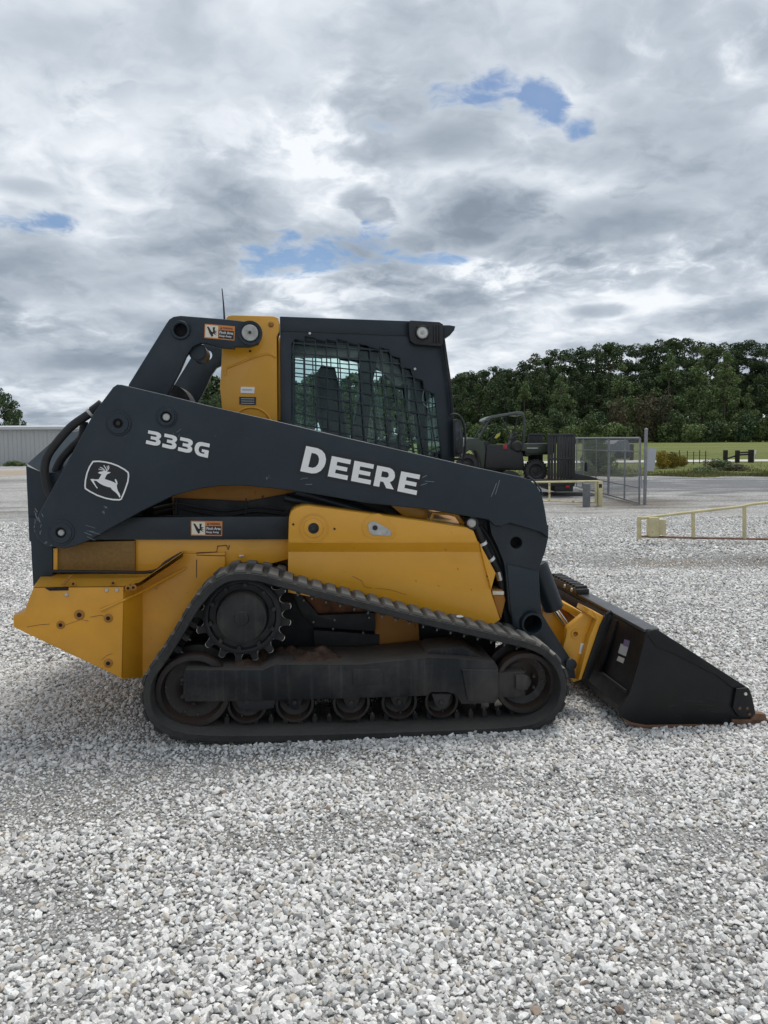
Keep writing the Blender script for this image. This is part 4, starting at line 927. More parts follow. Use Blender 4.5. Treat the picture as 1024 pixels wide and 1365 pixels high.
# ------------------------------------------------------------------ ground sheets
def sstep(a, b, x):
    t = max(0.0, min(1.0, (x - a) / (b - a))); return t * t * (3 - 2 * t)
def hz_(x, y):
    r = .0112 * max(0.0, min(y, 230) - 28); return r * sstep(-30, 0, x)
def wpt(px, py, it=12):
    """sight line onto the terrain"""
    d = ray(px, py); z = 0.0
    for _ in range(it):
        t = (z - CAM_H) / d.z; x, y = d.x * t, d.y * t; z = hz_(x, y)
    return Vector((x, y, z))
def lotmat():
    m = bpy.data.materials.new('crushed_stone_lot'); m.use_nodes = True; g = G(m.node_tree); b = m.node_tree.nodes['Principled BSDF']
    P = g.n('ShaderNodeNewGeometry').outputs['Position']
    s = g.n('ShaderNodeSeparateXYZ'); g.set(s.inputs[0], P)
    cell = g.vor(P, 46.0, out=1); cb = g.n('ShaderNodeSeparateColor'); g.set(cb.inputs[0], cell)
    cell2 = g.vor(P, 17.0, out=1); cb2 = g.n('ShaderNodeSeparateColor'); g.set(cb2.inputs[0], cell2)
    edge = g.vor(P, 46.0, 'DISTANCE_TO_EDGE')
    v = g.rng(cb.outputs[0], 0, 1, .36, .78)
    v = g.m('MULTIPLY', v, g.rng(edge, 0.0, .10, .30, 1.0))
    v = g.m('MULTIPLY', v, g.rng(cb2.outputs[1], 0, 1, .84, 1.14))
    nearf = g.rng(s.outputs[1], 9.0, 16.0, 0.0, 1.0)
    side = g.m('SUBTRACT', g.m('ABSOLUTE', s.outputs[0]), g.m('ADD', g.m('MULTIPLY', s.outputs[1], .52), 1.7))
    nearf = g.m('MAXIMUM', nearf, g.rng(side, 0.0, .35))
    gc = g.n('ShaderNodeSeparateColor'); g.set(gc.inputs[0], g.vor(P, 170.0, out=1))
    grit = g.m('MULTIPLY', g.rng(gc.outputs[0], 0, 1, .10, .36), g.rng(g.noise(P, 14.0, 5, .7), .3, .7, .8, 1.2))
    v = g.m('ADD', g.m('MULTIPLY', v, nearf), g.m('MULTIPLY', grit, g.m('SUBTRACT', 1.0, nearf)))
    big = g.noise(g.map(P, scale=(.10, .30, 1)), 1.0, 7, .62, .4)
    med = g.noise(g.map(P, scale=(.5, 1.3, 1)), 1.0, 6, .6, .3)
    drk = g.rng(big, .50, .64); brown = g.m('MULTIPLY', g.rng(med, .52, .66), g.rng(big, .42, .60))
    v = g.m('MULTIPLY', v, g.m('SUBTRACT', 1.0, g.m('MULTIPLY', drk, .38)))
    v = g.m('MULTIPLY', v, g.m('SUBTRACT', 1.0, g.m('MULTIPLY', g.rng(med, .50, .68), .20)))
    cc = g.n('ShaderNodeCombineXYZ'); g.set(cc.inputs[0], v); g.set(cc.inputs[1], g.m('MULTIPLY', v, .99)); g.set(cc.inputs[2], g.m('MULTIPLY', v, .955))
    c = g.mix(g.m('MULTIPLY', brown, .8), cc.outputs[0], (.235, .20, .165))
    # brown patches by the gate and on the far left, wet darker lane towards the road
    def patch(cx, cy, rx, ry, soft=.8):
        u = g.m('DIVIDE', g.m('SUBTRACT', s.outputs[0], cx), rx); w = g.m('DIVIDE', g.m('SUBTRACT', s.outputs[1], cy), ry)
        q = g.m('SUBTRACT', 1.0, g.m('ADD', g.m('MULTIPLY', u, u), g.m('MULTIPLY', w, w)))
        return g.rng(g.m('ADD', q, g.m('MULTIPLY', g.m('SUBTRACT', med, .5), 3.0)), 0, soft, smooth=True)
    a = wpt(900, 752); bp = patch(a.x, a.y, 1.1, .55, 1.4); c = g.mix(g.m('MULTIPLY', bp, .85), c, (.20, .165, .13))
    a = wpt(1015, 745); bp = patch(a.x, a.y, .8, .5, 1.2); c = g.mix(g.m('MULTIPLY', bp, .8), c, (.10, .085, .07))
    a = wpt(830, 672); bp = patch(a.x, a.y, 2.6, 2.2, 1.2); c = g.mix(g.m('MULTIPLY', bp, .75), c, (.17, .14, .11))
    a = wpt(760, 655); bp = patch(a.x, a.y, 3.0, 3.4, 1.2); c = g.mix(g.m('MULTIPLY', bp, .7), c, (.13, .12, .105))
    a = wpt(930, 650); bp = patch(14.0, 25.8, 13, 5.6, .9); c = g.mix(g.m('MULTIPLY', bp, .85), c, (.17, .175, .19))
    a = wpt(5, 630); bp = patch(a.x, a.y, 18, 6.0, 1.0); c = g.mix(g.m('MULTIPLY', bp, .8), c, (.44, .34, .25))
    sr = g.m('MULTIPLY', g.rng(s.outputs[1], 5, 30), 1.0)
    g.set(b.inputs['Base Color'], c); b.inputs['Roughness'].default_value = .9; b.inputs['Specular IOR Level'].default_value = .25
    bn = g.n('ShaderNodeBump'); bn.inputs['Strength'].default_value = .9; bn.inputs['Distance'].default_value = .018
    hgt = g.m('ADD', g.m('MULTIPLY', g.m('MULTIPLY', g.rng(edge, 0, .25), nearf), .7), g.m('ADD', g.m('MULTIPLY', cb.outputs[1], .5), g.m('MULTIPLY', g.noise(P, 7.0, 5), 1.2)))
    g.set(bn.inputs['Height'], hgt); g.set(b.inputs['Normal'], bn.outputs[0])
    return m
xs_ = sorted(set([-3000, -1200, -400, -150, -80, -55] + list(range(-40, 41, 4)) + [55, 80, 110, 150, 220, 400, 1200, 3000]))
ys_ = sorted(set([-3000, -600, -100, -30, -10, 0, 4, 10, 16, 22, 28, 30.5, 34, 40, 43, 46, 52, 60, 75, 90, 110, 140, 180, 230, 400, 1200, 3500]))
def sheet(name, xs, ys, dz, m, mask=None, zf=hz_):
    bm = bmesh.new(); V = {}
    for i, x in enumerate(xs):
        for j, y in enumerate(ys): V[i, j] = bm.verts.new((x, y, zf(x, y) + dz))
    for i in range(len(xs) - 1):
        for j in range(len(ys) - 1):
            bm.faces.new((V[i, j], V[i + 1, j], V[i + 1, j + 1], V[i, j + 1]))
    return finish(name, bm, m, smooth=0)
tag(sheet('ground', xs_, ys_, 0, lotmat()), kind='structure')
# grass field (front edge uneven)
def grassmat():
    m = bpy.data.materials.new('mown_field_grass'); m.use_nodes = True; g = G(m.node_tree); b = m.node_tree.nodes['Principled BSDF']
    P = g.n('ShaderNodeNewGeometry').outputs['Position']
    n1 = g.noise(g.map(P, scale=(.05, .16, 1)), 1.0, 6, .6); n2 = g.noise(P, 3.0, 5, .7); n3 = g.noise(P, 30.0, 3, .7)
    c = g.mix(g.rng(n1, .35, .65), (.14, .185, .05), (.235, .25, .09))
    c = g.mix(g.m('MULTIPLY', g.rng(n2, .45, .7), .5), c, (.20, .175, .085))
    c = g.mix(g.m('MULTIPLY', g.rng(n3, .35, .75), .5), c, (.055, .075, .022))
    g.set(b.inputs['Base Color'], c); b.inputs['Roughness'].default_value = .95; b.inputs['Specular IOR Level'].default_value = .1
    bn = g.n('ShaderNodeBump'); bn.inputs['Strength'].default_value = 1.0; bn.inputs['Distance'].default_value = .08
    g.set(bn.inputs['Height'], g.m('ADD', n3, n2)); g.set(b.inputs['Normal'], bn.outputs[0])
    return m
GRS = grassmat()
fx = [x for x in xs_ if x >= -12]; fy = [y for y in ys_ if 34 <= y <= 1200]
fld = sheet('field', fx, fy, .012, GRS); tag(fld, kind='structure')
bm = bmesh.new(); prev = None
for i in range(0, 320):
    x = -12 + i * .25
    ye = 31.0 + .5 * math.sin(x * .8) + .45 * math.sin(x * 2.3 + 1) + .2 * math.sin(x * 6.1) - .01 * (x - 10)
    a = bm.verts.new((x, ye, hz_(x, ye) + .01)); b_ = bm.verts.new((x, 34, hz_(x, 34) + .012))
    if prev: bm.faces.new((prev[0], a, b_, prev[1]))
    prev = (a, b_)
tag(finish('grass_verge', bm, GRS, smooth=0), kind='structure')
ROADM = mat('pale_gravel_road', (.46, .45, .42), .9, var=.12, vscale=.6)
bm = bmesh.new(); prev = None
for x in [4 * k for k in range(-2, 41)]:
    y0 = 44.5 if x < 20 else 44.5 - (x - 20) * .05; 
    a = bm.verts.new((x, y0, hz_(x, y0) + .045)); b_ = bm.verts.new((x, y0 + 3.4, hz_(x, y0 + 3.4) + .045))
    if prev: bm.faces.new((prev[0], a, b_, prev[1]))
    prev = (a, b_)
tag(finish('road', bm, ROADM, smooth=0), kind='structure')

# ------------------------------------------------------------------ loose stones: real pieces close by
def stonemat():
    m = bpy.data.materials.new('crushed_granite'); m.use_nodes = True; g = G(m.node_tree); b = m.node_tree.nodes['Principled BSDF']
    rnd = g.n('ShaderNodeObjectInfo').outputs['Random']
    wn = g.n('ShaderNodeTexWhiteNoise', noise_dimensions='1D'); g.set(wn.inputs['W'], g.m('MULTIPLY', rnd, 917.0))
    r2 = wn.outputs[0]
    ramp = g.n('ShaderNodeValToRGB'); g.set(ramp.inputs[0], rnd); cr = ramp.color_ramp
    cr.elements[0].position = 0; cr.elements[0].color = (.24, .24, .24, 1)
    cr.elements[1].position = 1; cr.elements[1].color = (.86, .855, .84, 1)
    for p, c in ((.08, (.46, .455, .442, 1)), (.35, (.63, .622, .60, 1)), (.8, (.75, .74, .715, 1))):
        e = cr.elements.new(p); e.color = c
    c = g.mix(g.m('MULTIPLY', g.m('GREATER_THAN', r2, .93), .55), ramp.outputs[0], (.42, .34, .24))
    c = g.mix(g.m('MULTIPLY', g.m('GREATER_THAN', r2, .9985), .7), c, (.20, .12, .08))
    co = g.n('ShaderNodeTexCoord').outputs['Object']
    sp = g.noise(g.vm('ADD', co, wn.outputs[1]), 2.2, 5, .7)
    c = g.mix(1.0, c, g.mix(g.rng(sp, .3, .7), (.72, .72, .74), (1.12, 1.12, 1.10)), 'MULTIPLY')
    g.set(b.inputs['Base Color'], c); b.inputs['Roughness'].default_value = .8; b.inputs['Specular IOR Level'].default_value = .3
    return m
STM = stonemat()
from mathutils import noise as mnoise
scoll = bpy.data.collections.new('stone_shapes')
for s in range(7):
    bm = bmesh.new(); bmesh.ops.create_icosphere(bm, subdivisions=1 if s > 1 else 2, radius=1)
    r = random.Random(s + 40)
    planes = [(Vector((r.gauss(0, 1), r.gauss(0, 1), r.gauss(0, 1))).normalized(), r.uniform(.42, .76)) for _ in range(9)]
    for v in bm.verts:
        v.co += mnoise.noise_vector(v.co * 1.1 + Vector((s * 9, 0, 0))) * .25
        for n, d in planes:
            k = v.co.dot(n)
            if k > d: v.co -= n * (k - d)
        v.co.z *= .8
    bmesh.ops.recalc_face_normals(bm, faces=bm.faces)
    me = bpy.data.meshes.new('stone'); bm.to_mesh(me); bm.free(); me.materials.append(STM)
    o = bpy.data.objects.new('stone_shape', me); scoll.objects.link(o)
def bare(x, y):
    """patches where fine dirt shows and stones are sparse; returns 0..1 density factor"""
    n = mnoise.fractal(Vector((x * .75, y * .9, 3.3)), .9, 2.1, 4)
    d = 1.0 - .5 * sstep(.24, .5, n)
    return d
BARE = []
for px, py, rx, ry, k in ((60,1085,.50,.16,.8),(180,1045,.5,.18,.7),(40,1200,.22,.10,.75),(110,1235,.22,.10,.8),(370,1120,.25,.10,.7),(480,1100,.3,.1,.5),(940,1120,.35,.12,.8),(600,1040,.4,.14,.7),(350,1015,.9,.16,.6),(930,1210,.2,.1,.5),(850,1340,.4,.08,.5),(60,1340,.15,.05,.5),(900,1270,.3,.06,.4),(900,752,1.3,.5,.75),(1020,744,1.0,.45,.85),(780,742,.7,.25,.55),(860,700,2.2,.5,.5),(620,1130,.5,.12,.5),(780,1050,.5,.1,.5)):
    a = wpt(px, py); BARE.append((a.x, a.y, rx, ry, k))
pts = []; sc = []; rt = []; ix = []
def scatter(y0, y1, sp, keep, smin, smax):
    ny = int((y1 - y0) / (sp * .9))
    for j in range(ny):
        y = y0 + j * sp * .9; hw = .52 * y + 1.9
        nx = int(2 * hw / sp); xs = -hw + (np.arange(nx) + (j % 2) * .5) * sp + rng.normal(0, sp * .28, nx); yy = y + rng.normal(0, sp * .28, nx)
        kp = rng.random(nx); sz = np.clip(rng.lognormal(0, .26, nx), .5, 1.6) * (smin + smax) / 2
        for i in range(nx):
            pts.append((xs[i], yy[i])); sc.append(sz[i]); ix.append(kp[i])
scatter(1.15, 5.2, .0158, 1, .0104, .0134)
n_near = len(pts)
scatter(5.2, 9.0, .0230, 1, .0130, .0170)
scatter(9.0, 15.0, .040, 1, .014, .021)
P_ = np.array(pts); SC = np.array(sc); KP = np.array(ix)
# coarse lookup of the density field
gx = np.arange(-10.5, 10.6, .08); gy = np.arange(1.0, 15.2, .08)
dens = np.array([[bare(x, y) for y in gy] for x in gx])
for (bx_, by_, rx, ry, k) in BARE:
    XX, YY = np.meshgrid(gx, gy, indexing='ij'); q = ((XX - bx_) / rx) ** 2 + ((YY - by_) / ry) ** 2
    nz = rng.normal(0, .15, q.shape)
    dens *= 1 - k * np.clip(1.35 - q + nz, 0, 1)
ii = np.clip(((P_[:, 0] - gx[0]) / .08).round().astype(int), 0, len(gx) - 1); jj = np.clip(((P_[:, 1] - gy[0]) / .08).round().astype(int), 0, len(gy) - 1)
D_ = dens[ii, jj]
keep = KP < D_
# where it is bare keep small grit instead
small = (~keep) & (rng.random(len(KP)) < .85)
SC = np.where(small, SC * .5, SC * (0.75 + .25 * D_)); keep |= small
P_, SC = P_[keep], SC[keep]; N = len(P_)
print('stones', N)
me = bpy.data.meshes.new('gravel'); me.vertices.add(N)
co = np.zeros((N, 3), np.float32); co[:, :2] = P_; co[:, 2] = SC * rng.uniform(-.15, .62, N)
me.vertices.foreach_set('co', co.ravel())
a = me.attributes.new('size', 'FLOAT_VECTOR', 'POINT'); s3 = SC[:, None] * rng.uniform(.72, 1.3, (N, 3)); a.data.foreach_set('vector', s3.astype(np.float32).ravel())
a = me.attributes.new('turn', 'FLOAT_VECTOR', 'POINT'); r3 = np.stack([rng.normal(0, .5, N), rng.normal(0, .5, N), rng.uniform(0, 6.28, N)], 1); a.data.foreach_set('vector', r3.astype(np.float32).ravel())
gravel = bpy.data.objects.new('gravel', me); C.objects.link(gravel); tag(gravel, kind='stuff')
ng = bpy.data.node_groups.new('place_stones', 'GeometryNodeTree')
ng.interface.new_socket('Geometry', in_out='INPUT', socket_type='NodeSocketGeometry'); ng.interface.new_socket('Geometry', in_out='OUTPUT', socket_type='NodeSocketGeometry')
gi = ng.nodes.new('NodeGroupInput'); go = ng.nodes.new('NodeGroupOutput')
m2p = ng.nodes.new('GeometryNodeMeshToPoints'); iop = ng.nodes.new('GeometryNodeInstanceOnPoints'); ci_ = ng.nodes.new('GeometryNodeCollectionInfo')
ci_.inputs['Collection'].default_value = scoll; ci_.inputs['Separate Children'].default_value = True; ci_.inputs['Reset Children'].default_value = True
def attr(nm):
    n = ng.nodes.new('GeometryNodeInputNamedAttribute'); n.data_type = 'FLOAT_VECTOR'; n.inputs['Name'].default_value = nm; return n.outputs[0]
ng.links.new(gi.outputs[0], m2p.inputs[0]); ng.links.new(m2p.outputs[0], iop.inputs['Points']); ng.links.new(ci_.outputs[0], iop.inputs['Instance'])
iop.inputs['Pick Instance'].default_value = True
rv = ng.nodes.new('FunctionNodeRandomValue'); rv.data_type = 'INT'; rv.inputs[4].default_value = 0; rv.inputs[5].default_value = 6
ng.links.new(rv.outputs[2], iop.inputs['Instance Index'])
e2r = ng.nodes.new('FunctionNodeEulerToRotation'); ng.links.new(attr('turn'), e2r.inputs[0]); ng.links.new(e2r.outputs[0], iop.inputs['Rotation'])
ng.links.new(attr('size'), iop.inputs['Scale']); ng.links.new(iop.outputs[0], go.inputs[0])
md = gravel.modifiers.new('place', 'NODES'); md.node_group = ng

# ------------------------------------------------------------------ trees
def leafmat(name, dark, light, rough=.7):
    m = bpy.data.materials.new(name); m.use_nodes = True; g = G(m.node_tree); b = m.node_tree.nodes['Principled BSDF']
    P = g.n('ShaderNodeNewGeometry').outputs['Position']; rn = g.n('ShaderNodeNewGeometry').outputs['Random Per Island']
    ob = g.n('ShaderNodeObjectInfo').outputs['Random']
    n = g.noise(P, .55, 4, .6)
    f = g.m('ADD', g.m('MULTIPLY', rn, .5), g.m('MULTIPLY', g.rng(n, .3, .7), .5))
    c = g.mix(f, dark, light); 
    c = g.mix(1.0, c, g.mix(ob, (.80, .84, .84), (1.2, 1.12, 1.0)), 'MULTIPLY')
    g.set(b.inputs['Base Color'], c); b.inputs['Roughness'].default_value = rough; b.inputs['Specular IOR Level'].default_value = .2
    return m
PINEM = leafmat('pine_needles', (.030, .054, .026), (.100, .142, .064))
OAKM = leafmat('broad_leaves', (.08, .125, .048), (.18, .23, .10))
LIMEM = leafmat('young_leaves', (.06, .10, .022), (.13, .19, .045))
DRYM = leafmat('dry_twigs', (.065, .06, .038), (.12, .105, .07))
YELF = leafmat('yellow_flowers', (.05, .06, .015), (.34, .26, .04))
BARK = mat('pine_bark', (.10, .075, .06), .9, var=.35, vscale=8)
def leaves_mesh(name, clumps, per, size, material, seed, flat=.6):
    """clumps: (center, radius xyz); many leaf-sized faces"""
    r = np.random.default_rng(seed); V = []; 
    for (c, rad) in clumps:
        n = max(6, int(per * (rad[0] * rad[1] * rad[2]) ** .5))
        d = r.normal(size=(n, 3)); d /= np.linalg.norm(d, axis=1)[:, None]
        rr = r.uniform(.55, 1.05, n) ** .6
        p = np.array(c) + d * rr[:, None] * np.array(rad)
        u = r.normal(size=(n, 3)); u /= np.linalg.norm(u, axis=1)[:, None]
        w = np.cross(u, d + r.normal(size=(n, 3)) * .5); w /= np.linalg.norm(w, axis=1)[:, None] + 1e-6
        s = size * r.uniform(.6, 1.4, n)[:, None]
        V.append(np.stack([p - u * s * .6 - w * s * .35, p + u * s * .1 - w * s * .5, p + u * s * .8, p - u * s * .1 + w * s * .5], 1))
    V = np.concatenate(V).astype(np.float32); n = len(V)
    me = bpy.data.meshes.new(name); me.from_pydata(V.reshape(-1, 3).tolist(), [], [(4 * i, 4 * i + 1, 4 * i + 2, 4 * i + 3) for i in range(n)]); me.materials.append(material)
    return me
def trunk_mesh(h, r, limbs, seed, name='trunk'):
    rr = random.Random(seed); bm = bmesh.new()
    pth = [Vector((.0, 0, -.3)), Vector((rr.uniform(-.1, .1), 0, h * .3)), Vector((rr.uniform(-.25, .25), rr.uniform(-.2, .2), h * .65)), Vector((rr.uniform(-.3, .3), 0, h))]
    sp = spline(pth, 3); add_tube(bm, sp, [r * (1 - .8 * i / (len(sp) - 1)) for i in range(len(sp))], 7)
    for c in limbs:
        z = min(h * .96, c[2] - .5); k = max(0, min(len(sp) - 1, int(z / h * (len(sp) - 1)))); b0 = sp[k]
        add_tube(bm, [b0, b0.lerp(Vector(c), .5) + Vector((0, 0, -.2)), Vector(c)], [r * .3, r * .2, r * .08], 4)
    bmesh.ops.recalc_face_normals(bm, faces=bm.faces); me = bpy.data.meshes.new(name); bm.to_mesh(me); bm.free(); me.materials.append(BARK); me.shade_smooth(); return me
def pine(seed, h=18, cb=.45, w=3.2):
    r = random.Random(seed); cl = []
    for i in range(30):
        t = r.random() ** .8; z = h * (cb + (1 - cb) * t); ww = w * (1 - .62 * abs(t - .35) / .65) ** .8
        a = r.uniform(0, 6.28); q = ww * r.uniform(.25, 1.0); s = r.uniform(.75, 1.35) * (1.15 - .45 * t)
        cl.append(((q * math.cos(a), q * math.sin(a), z), (s * 1.25, s * 1.25, s * .7)))
    cl.append(((0, 0, h * .98), (1.0, 1.0, .9)))
    return leaves_mesh('crown', cl, 230, .20, PINEM, seed), trunk_mesh(h * .95, .22, [c[0] for c in cl[:14]], seed)
def cone_tree(seed, h=13, w=3.4, material=None, cb=.08):
    r = random.Random(seed); cl = []
    for i in range(44):
        t = r.random() ** 1.1; z = h * (cb + (1 - cb) * t); ww = w * (1 - t) ** .75 + .3
        a = r.uniform(0, 6.28); q = ww * r.uniform(.45, 1.0); s = r.uniform(.6, 1.1) * (1.2 - .5 * t)
        cl.append(((q * math.cos(a), q * math.sin(a), z), (s, s, s * .9)))
    cl.append(((0, 0, h), (.5, .5, .9)))
    return leaves_mesh('crown', cl, 200, .20, material or OAKM, seed), trunk_mesh(h * .9, .18, [c[0] for c in cl[:8]], seed)
def tree_thing(name, meshes, x, y, s, rz, label, group, cat='tree', sz=None):
    o = empty(name, (x, y, hz_(x, y) - .02), rz); o.scale = (s, s, sz or s); tag(o, label, cat, group)
    for nm, me in zip(('crown', 'trunk'), meshes):
        c = bpy.data.objects.new(nm, me); C.objects.link(c); c.parent = o
    return o
pines = [pine(100 + k, 18, .38 + .05 * (k % 3), 3.0 + .3 * (k % 2)) for k in range(5)]
cones = [cone_tree(200 + k, 13, 3.2 + .3 * k) for k in range(3)]
conesd = [cone_tree(230 + k, 12, 3.3, PINEM, .03) for k in range(3)]
rt_ = random.Random(5)
# tall pines: (px of the trunk, py of the top, distance)
tall = [(612,497,150),(628,493,158),(645,492,150),(662,487,146),(680,490,156),(697,480,150),(714,470,148),(730,474,158),(742,464,150),
        (760,463,156),(775,461,150),(797,457,158),(812,455,152),(829,459,160),(848,456,150),(862,457,160),(880,451,156),(897,450,150),(914,450,160),(930,453,152),(948,456,160),(966,455,152),(985,455,160),(1002,452,154),(1018,456,150),(1036,452,158),(1056,455,150),(1080,452,156)]
GRP = 'tall pines along the far side of the field'
ORD = 'first second third fourth fifth sixth seventh eighth ninth tenth eleventh twelfth thirteenth fourteenth fifteenth sixteenth seventeenth eighteenth nineteenth twentieth'.split()
ORD += ['twenty-' + w for w in ORD[:9]] + ['thirtieth']
def over(px):
    for lim, w in ((600, 'seen through the cab windows'), (642, 'beside the cab mirror'), (700, 'above the green utility vehicle'), (765, 'above the trailer ramp'), (865, 'above the chain-link gate'), (960, 'above the yellow flowering bushes'), (1e9, 'above the black timber fence')):
        if px < lim: return w
def top_h(px, py, D):
    d = ray(px, py); t = D / d.y; return CAM_H + d.z * t, d.x * t
for k, (px, py, D) in enumerate(tall):
    H, x = top_h(px, py, D); b = hz_(x, D); s = (H - b) / 18.6
    tree_thing('pine_tree', pines[k % 5], x, D, s, rt_.uniform(0, 6.28), ORD[k] + ' from the left of the tall round-topped pines, ' + over(px), GRP)
# lower ones seen through and behind the cab, and past the tower
for k, (px, py, D) in enumerate([(583,500,150),(570,508,158),(556,512,150),(540,515,155),(524,505,160),(508,512,150),(494,505,158),(478,516,150),(462,522,155),(448,530,150),(435,536,156)]):
    H, x = top_h(px, py, D); b = hz_(x, D); s = (H - b) / 18.6
    tree_thing('pine_tree', pines[(k + 2) % 5], x, D, s, rt_.uniform(0, 6.28), ORD[k] + ' from the right of the dark pines seen through the cab windows', 'pines seen through the cab windows')
for k, (px, py, D) in enumerate([(288,524,118),(274,532,124)]):
    H, x = top_h(px, py, D); s = (H) / 18.6
    tree_thing('pine_tree', pines[(k + 1) % 5], x, D, s, k * 2.0, ('dark pine top in the gap between the rear link and the yellow tower', 'smaller dark pine just left of the tree top in the loader gap')[k], None)
# middle layer: darker bushy trees filling below the crowns
mid = [(606,512,142),(620,520,140),(638,512,141),(655,508,139),(672,505,142),(690,508,138),(705,500,141),(722,498,139),(738,492,142),(752,498,138),(768,494,141),(784,500,139),(800,498,142),(818,505,138),(836,502,141),(850,508,139),(866,505,141),(905,500,143),(957,500,144),(1012,500,143),(1030,498,140),(1050,500,141),(590,520,141),(572,525,140),(550,530,141),(530,532,140),(510,530,141),(488,534,140),(468,538,141)]
mid.sort()
for k, (px, py, D) in enumerate(mid):
    H, x = top_h(px, py, D); b = hz_(x, D); s = (H - b) / 12.6
    tree_thing('dense_tree', conesd[k % 3], x, D, s * 1.12, rt_.uniform(0, 6.28), ORD[k] + ' from the left of the dark bushy evergreens, ' + over(px), 'dark bushy evergreens under the pines', sz=s)
front = [(893,471,132,0,'light green pointed tree left of the middle one beyond the field'),(939,463,131,1,'tallest light green pointed tree in front of the far pines'),(968,468,130,2,'broad light green tree right of the tallest pointed one'),(829,486,134,1,'small mid green tree with sunlit top, far side of the field'),
         (748,500,134,2,'mid green tree above the trailer gate, far side of the field'),(700,508,135,0,'mid green tree above the green utility vehicle'),(1000,515,130,1,'mid green tree near the right edge, far side of the field')]
for px, py, D, k, lb in front:
    H, x = top_h(px, py, D); b = hz_(x, D); s = (H - b) / 13.4
    tree_thing('broadleaf_tree', cones[k], x, D, s, px * .1, lb, None, sz=s)
# undergrowth along the foot of the wood
def bushy(seed, h, w, material, per=150, size=.2, n=16):
    r = random.Random(seed); cl = []
    for i in range(n):
        a = r.uniform(0, 6.28); q = w * r.uniform(0, .8); s = r.uniform(.35, .6) * w
        cl.append(((q * math.cos(a), q * math.sin(a), r.uniform(.15, .85) * h * (1 - .3 * q / w)), (s, s, s * .9 * h / max(w, .5) * .5)))
    return leaves_mesh('foliage', cl, per, size, material, seed)
ub = [bushy(300, 3.4, 1.8, OAKM), bushy(301, 4.2, 1.6, PINEM), bushy(302, 5.5, 1.5, DRYM, 90), bushy(303, 3.0, 2.2, OAKM)]
kinds = ['rounded green shrub below the far trees', 'dark upright shrub below the far trees', 'brown leafless thicket below the far trees', 'low spreading shrub below the far trees']
us = []; cnt = {}
for k in range(46):
    px = 600 + k * 10.2 + rt_.uniform(-3, 3); D = rt_.uniform(122, 129)
    kd = 2 if (805 < px < 885 and k % 3 != 0) else (k * 7) % 4
    if kd == 2 and not 790 < px < 900: kd = 1
    d = ray(px, 590); x = d.x / d.y * D; s = rt_.uniform(.8, 1.3)
    o = bpy.data.objects.new('shrub', ub[kd]); C.objects.link(o); o.location = (x, D, hz_(x, D) - .1); o.rotation_euler.z = rt_.uniform(0, 6.28); o.scale = (s, s, s * (1.35 if kd == 2 else 1.1))
    cnt[kd] = cnt.get(kd, -1) + 1
    tag(o, ORD[cnt[kd]] + ' from the left, ' + kinds[kd] + ', ' + over(px), 'shrub', ['rounded shrubs', 'upright dark shrubs', 'brown thickets', 'spreading shrubs'][kd] + ' at the foot of the wood')
# dark wood interior behind the first rows
bm = bmesh.new(); 
wood = leaves_mesh('wood', [((x * 4.0 - 42, 168 + 4 * math.sin(x * 1.7), 6.0 + 4.2 * (x % 2) + 1.4), (4.2, 3, 4.9)) for x in range(0, 50)], 420, .5, PINEM, 77); bm.free()
wo_ = bpy.data.objects.new('woodland', wood); C.objects.link(wo_); tag(wo_, kind='stuff')
# tree behind the shed at far left
def oak(seed, h, w, n=60, mt=OAKM):
    r = random.Random(seed); cl = []
    for i in range(n):
        a = r.uniform(0, 6.28); t = r.uniform(.25, 1); q = w * math.sqrt(max(0, 1 - ((t - .55) / .5) ** 2)) * r.uniform(.5, 1); s = r.uniform(.7, 1.2)
        cl.append(((q * math.cos(a), q * math.sin(a), t * h), (s, s, s * .75)))
    return leaves_mesh('crown', cl, 130, .26, mt, seed), trunk_mesh(h * .7, .3, [c[0] for c in cl[:8]], seed)
ok = oak(400, 12, 4.6, mt=PINEM)
for px, py, D, lb in ((-6, 517, 100, 'dark round tree behind the grey metal shed, at the left edge'), (18, 546, 104, 'lower dark tree right of the taller one behind the shed')):
    H, x = top_h(px, py, D); tree_thing('tree', ok, x, D, H / 12.6 * (.62 if py > 520 else .8), px * .2, lb, None, sz=H / 12.6)

# ------------------------------------------------------------------ metal shed, far left
WF = Frame(0, 0, 0)
def wm(px, py, D):  # point at distance D
    d = ray(px, py); t = D / d.y; return Vector((d.x * t, D, CAM_H + d.z * t))
SH = mat('grey_metal_siding', (.43, .44, .44), .5, var=.05, vscale=.6, dust=(.25, .22, .19), dustamt=.12)
SHR = mat('pale_roof_metal', (.50, .52, .53), .45, var=.05)
pL = wpt(-60, 622.0); pR = wpt(118, 618.6)
dirv = Vector((pR.x - pL.x, pR.y - pL.y, 0)); L_ = dirv.length + 14; th = math.atan2(dirv.y, dirv.x)
shed = empty('metal_shed', (pL.x, pL.y, 0), th); tag(shed, 'long low grey corrugated metal shed at the far left edge of the lot', 'shed')
hE = wm(40, 570.5, pL.y + (pR.y - pL.y) * .55).z
bm = bmesh.new(); add_box(bm, (0, .06, -.1), (L_, 12, hE - .05)); finish('shed_body', bm, SH, shed, smooth=0)
pm = None; npan = int(L_ / .92)
for k in range(npan):
    if pm is None:
        bm = bmesh.new(); add_box(bm, (0, .03, 0), (.905, .055, hE - .12))
        for q in (.0, .30, .60): add_box(bm, (q, 0, .0), (q + .05, .035, hE - .12))
        o = finish('siding_panel', bm, SH, shed, smooth=0); pm = o.data
    else: o = bpy.data.objects.new('siding_panel', pm); C.objects.link(o); o.parent = shed
    o.location = (k * .92, 0, 0)
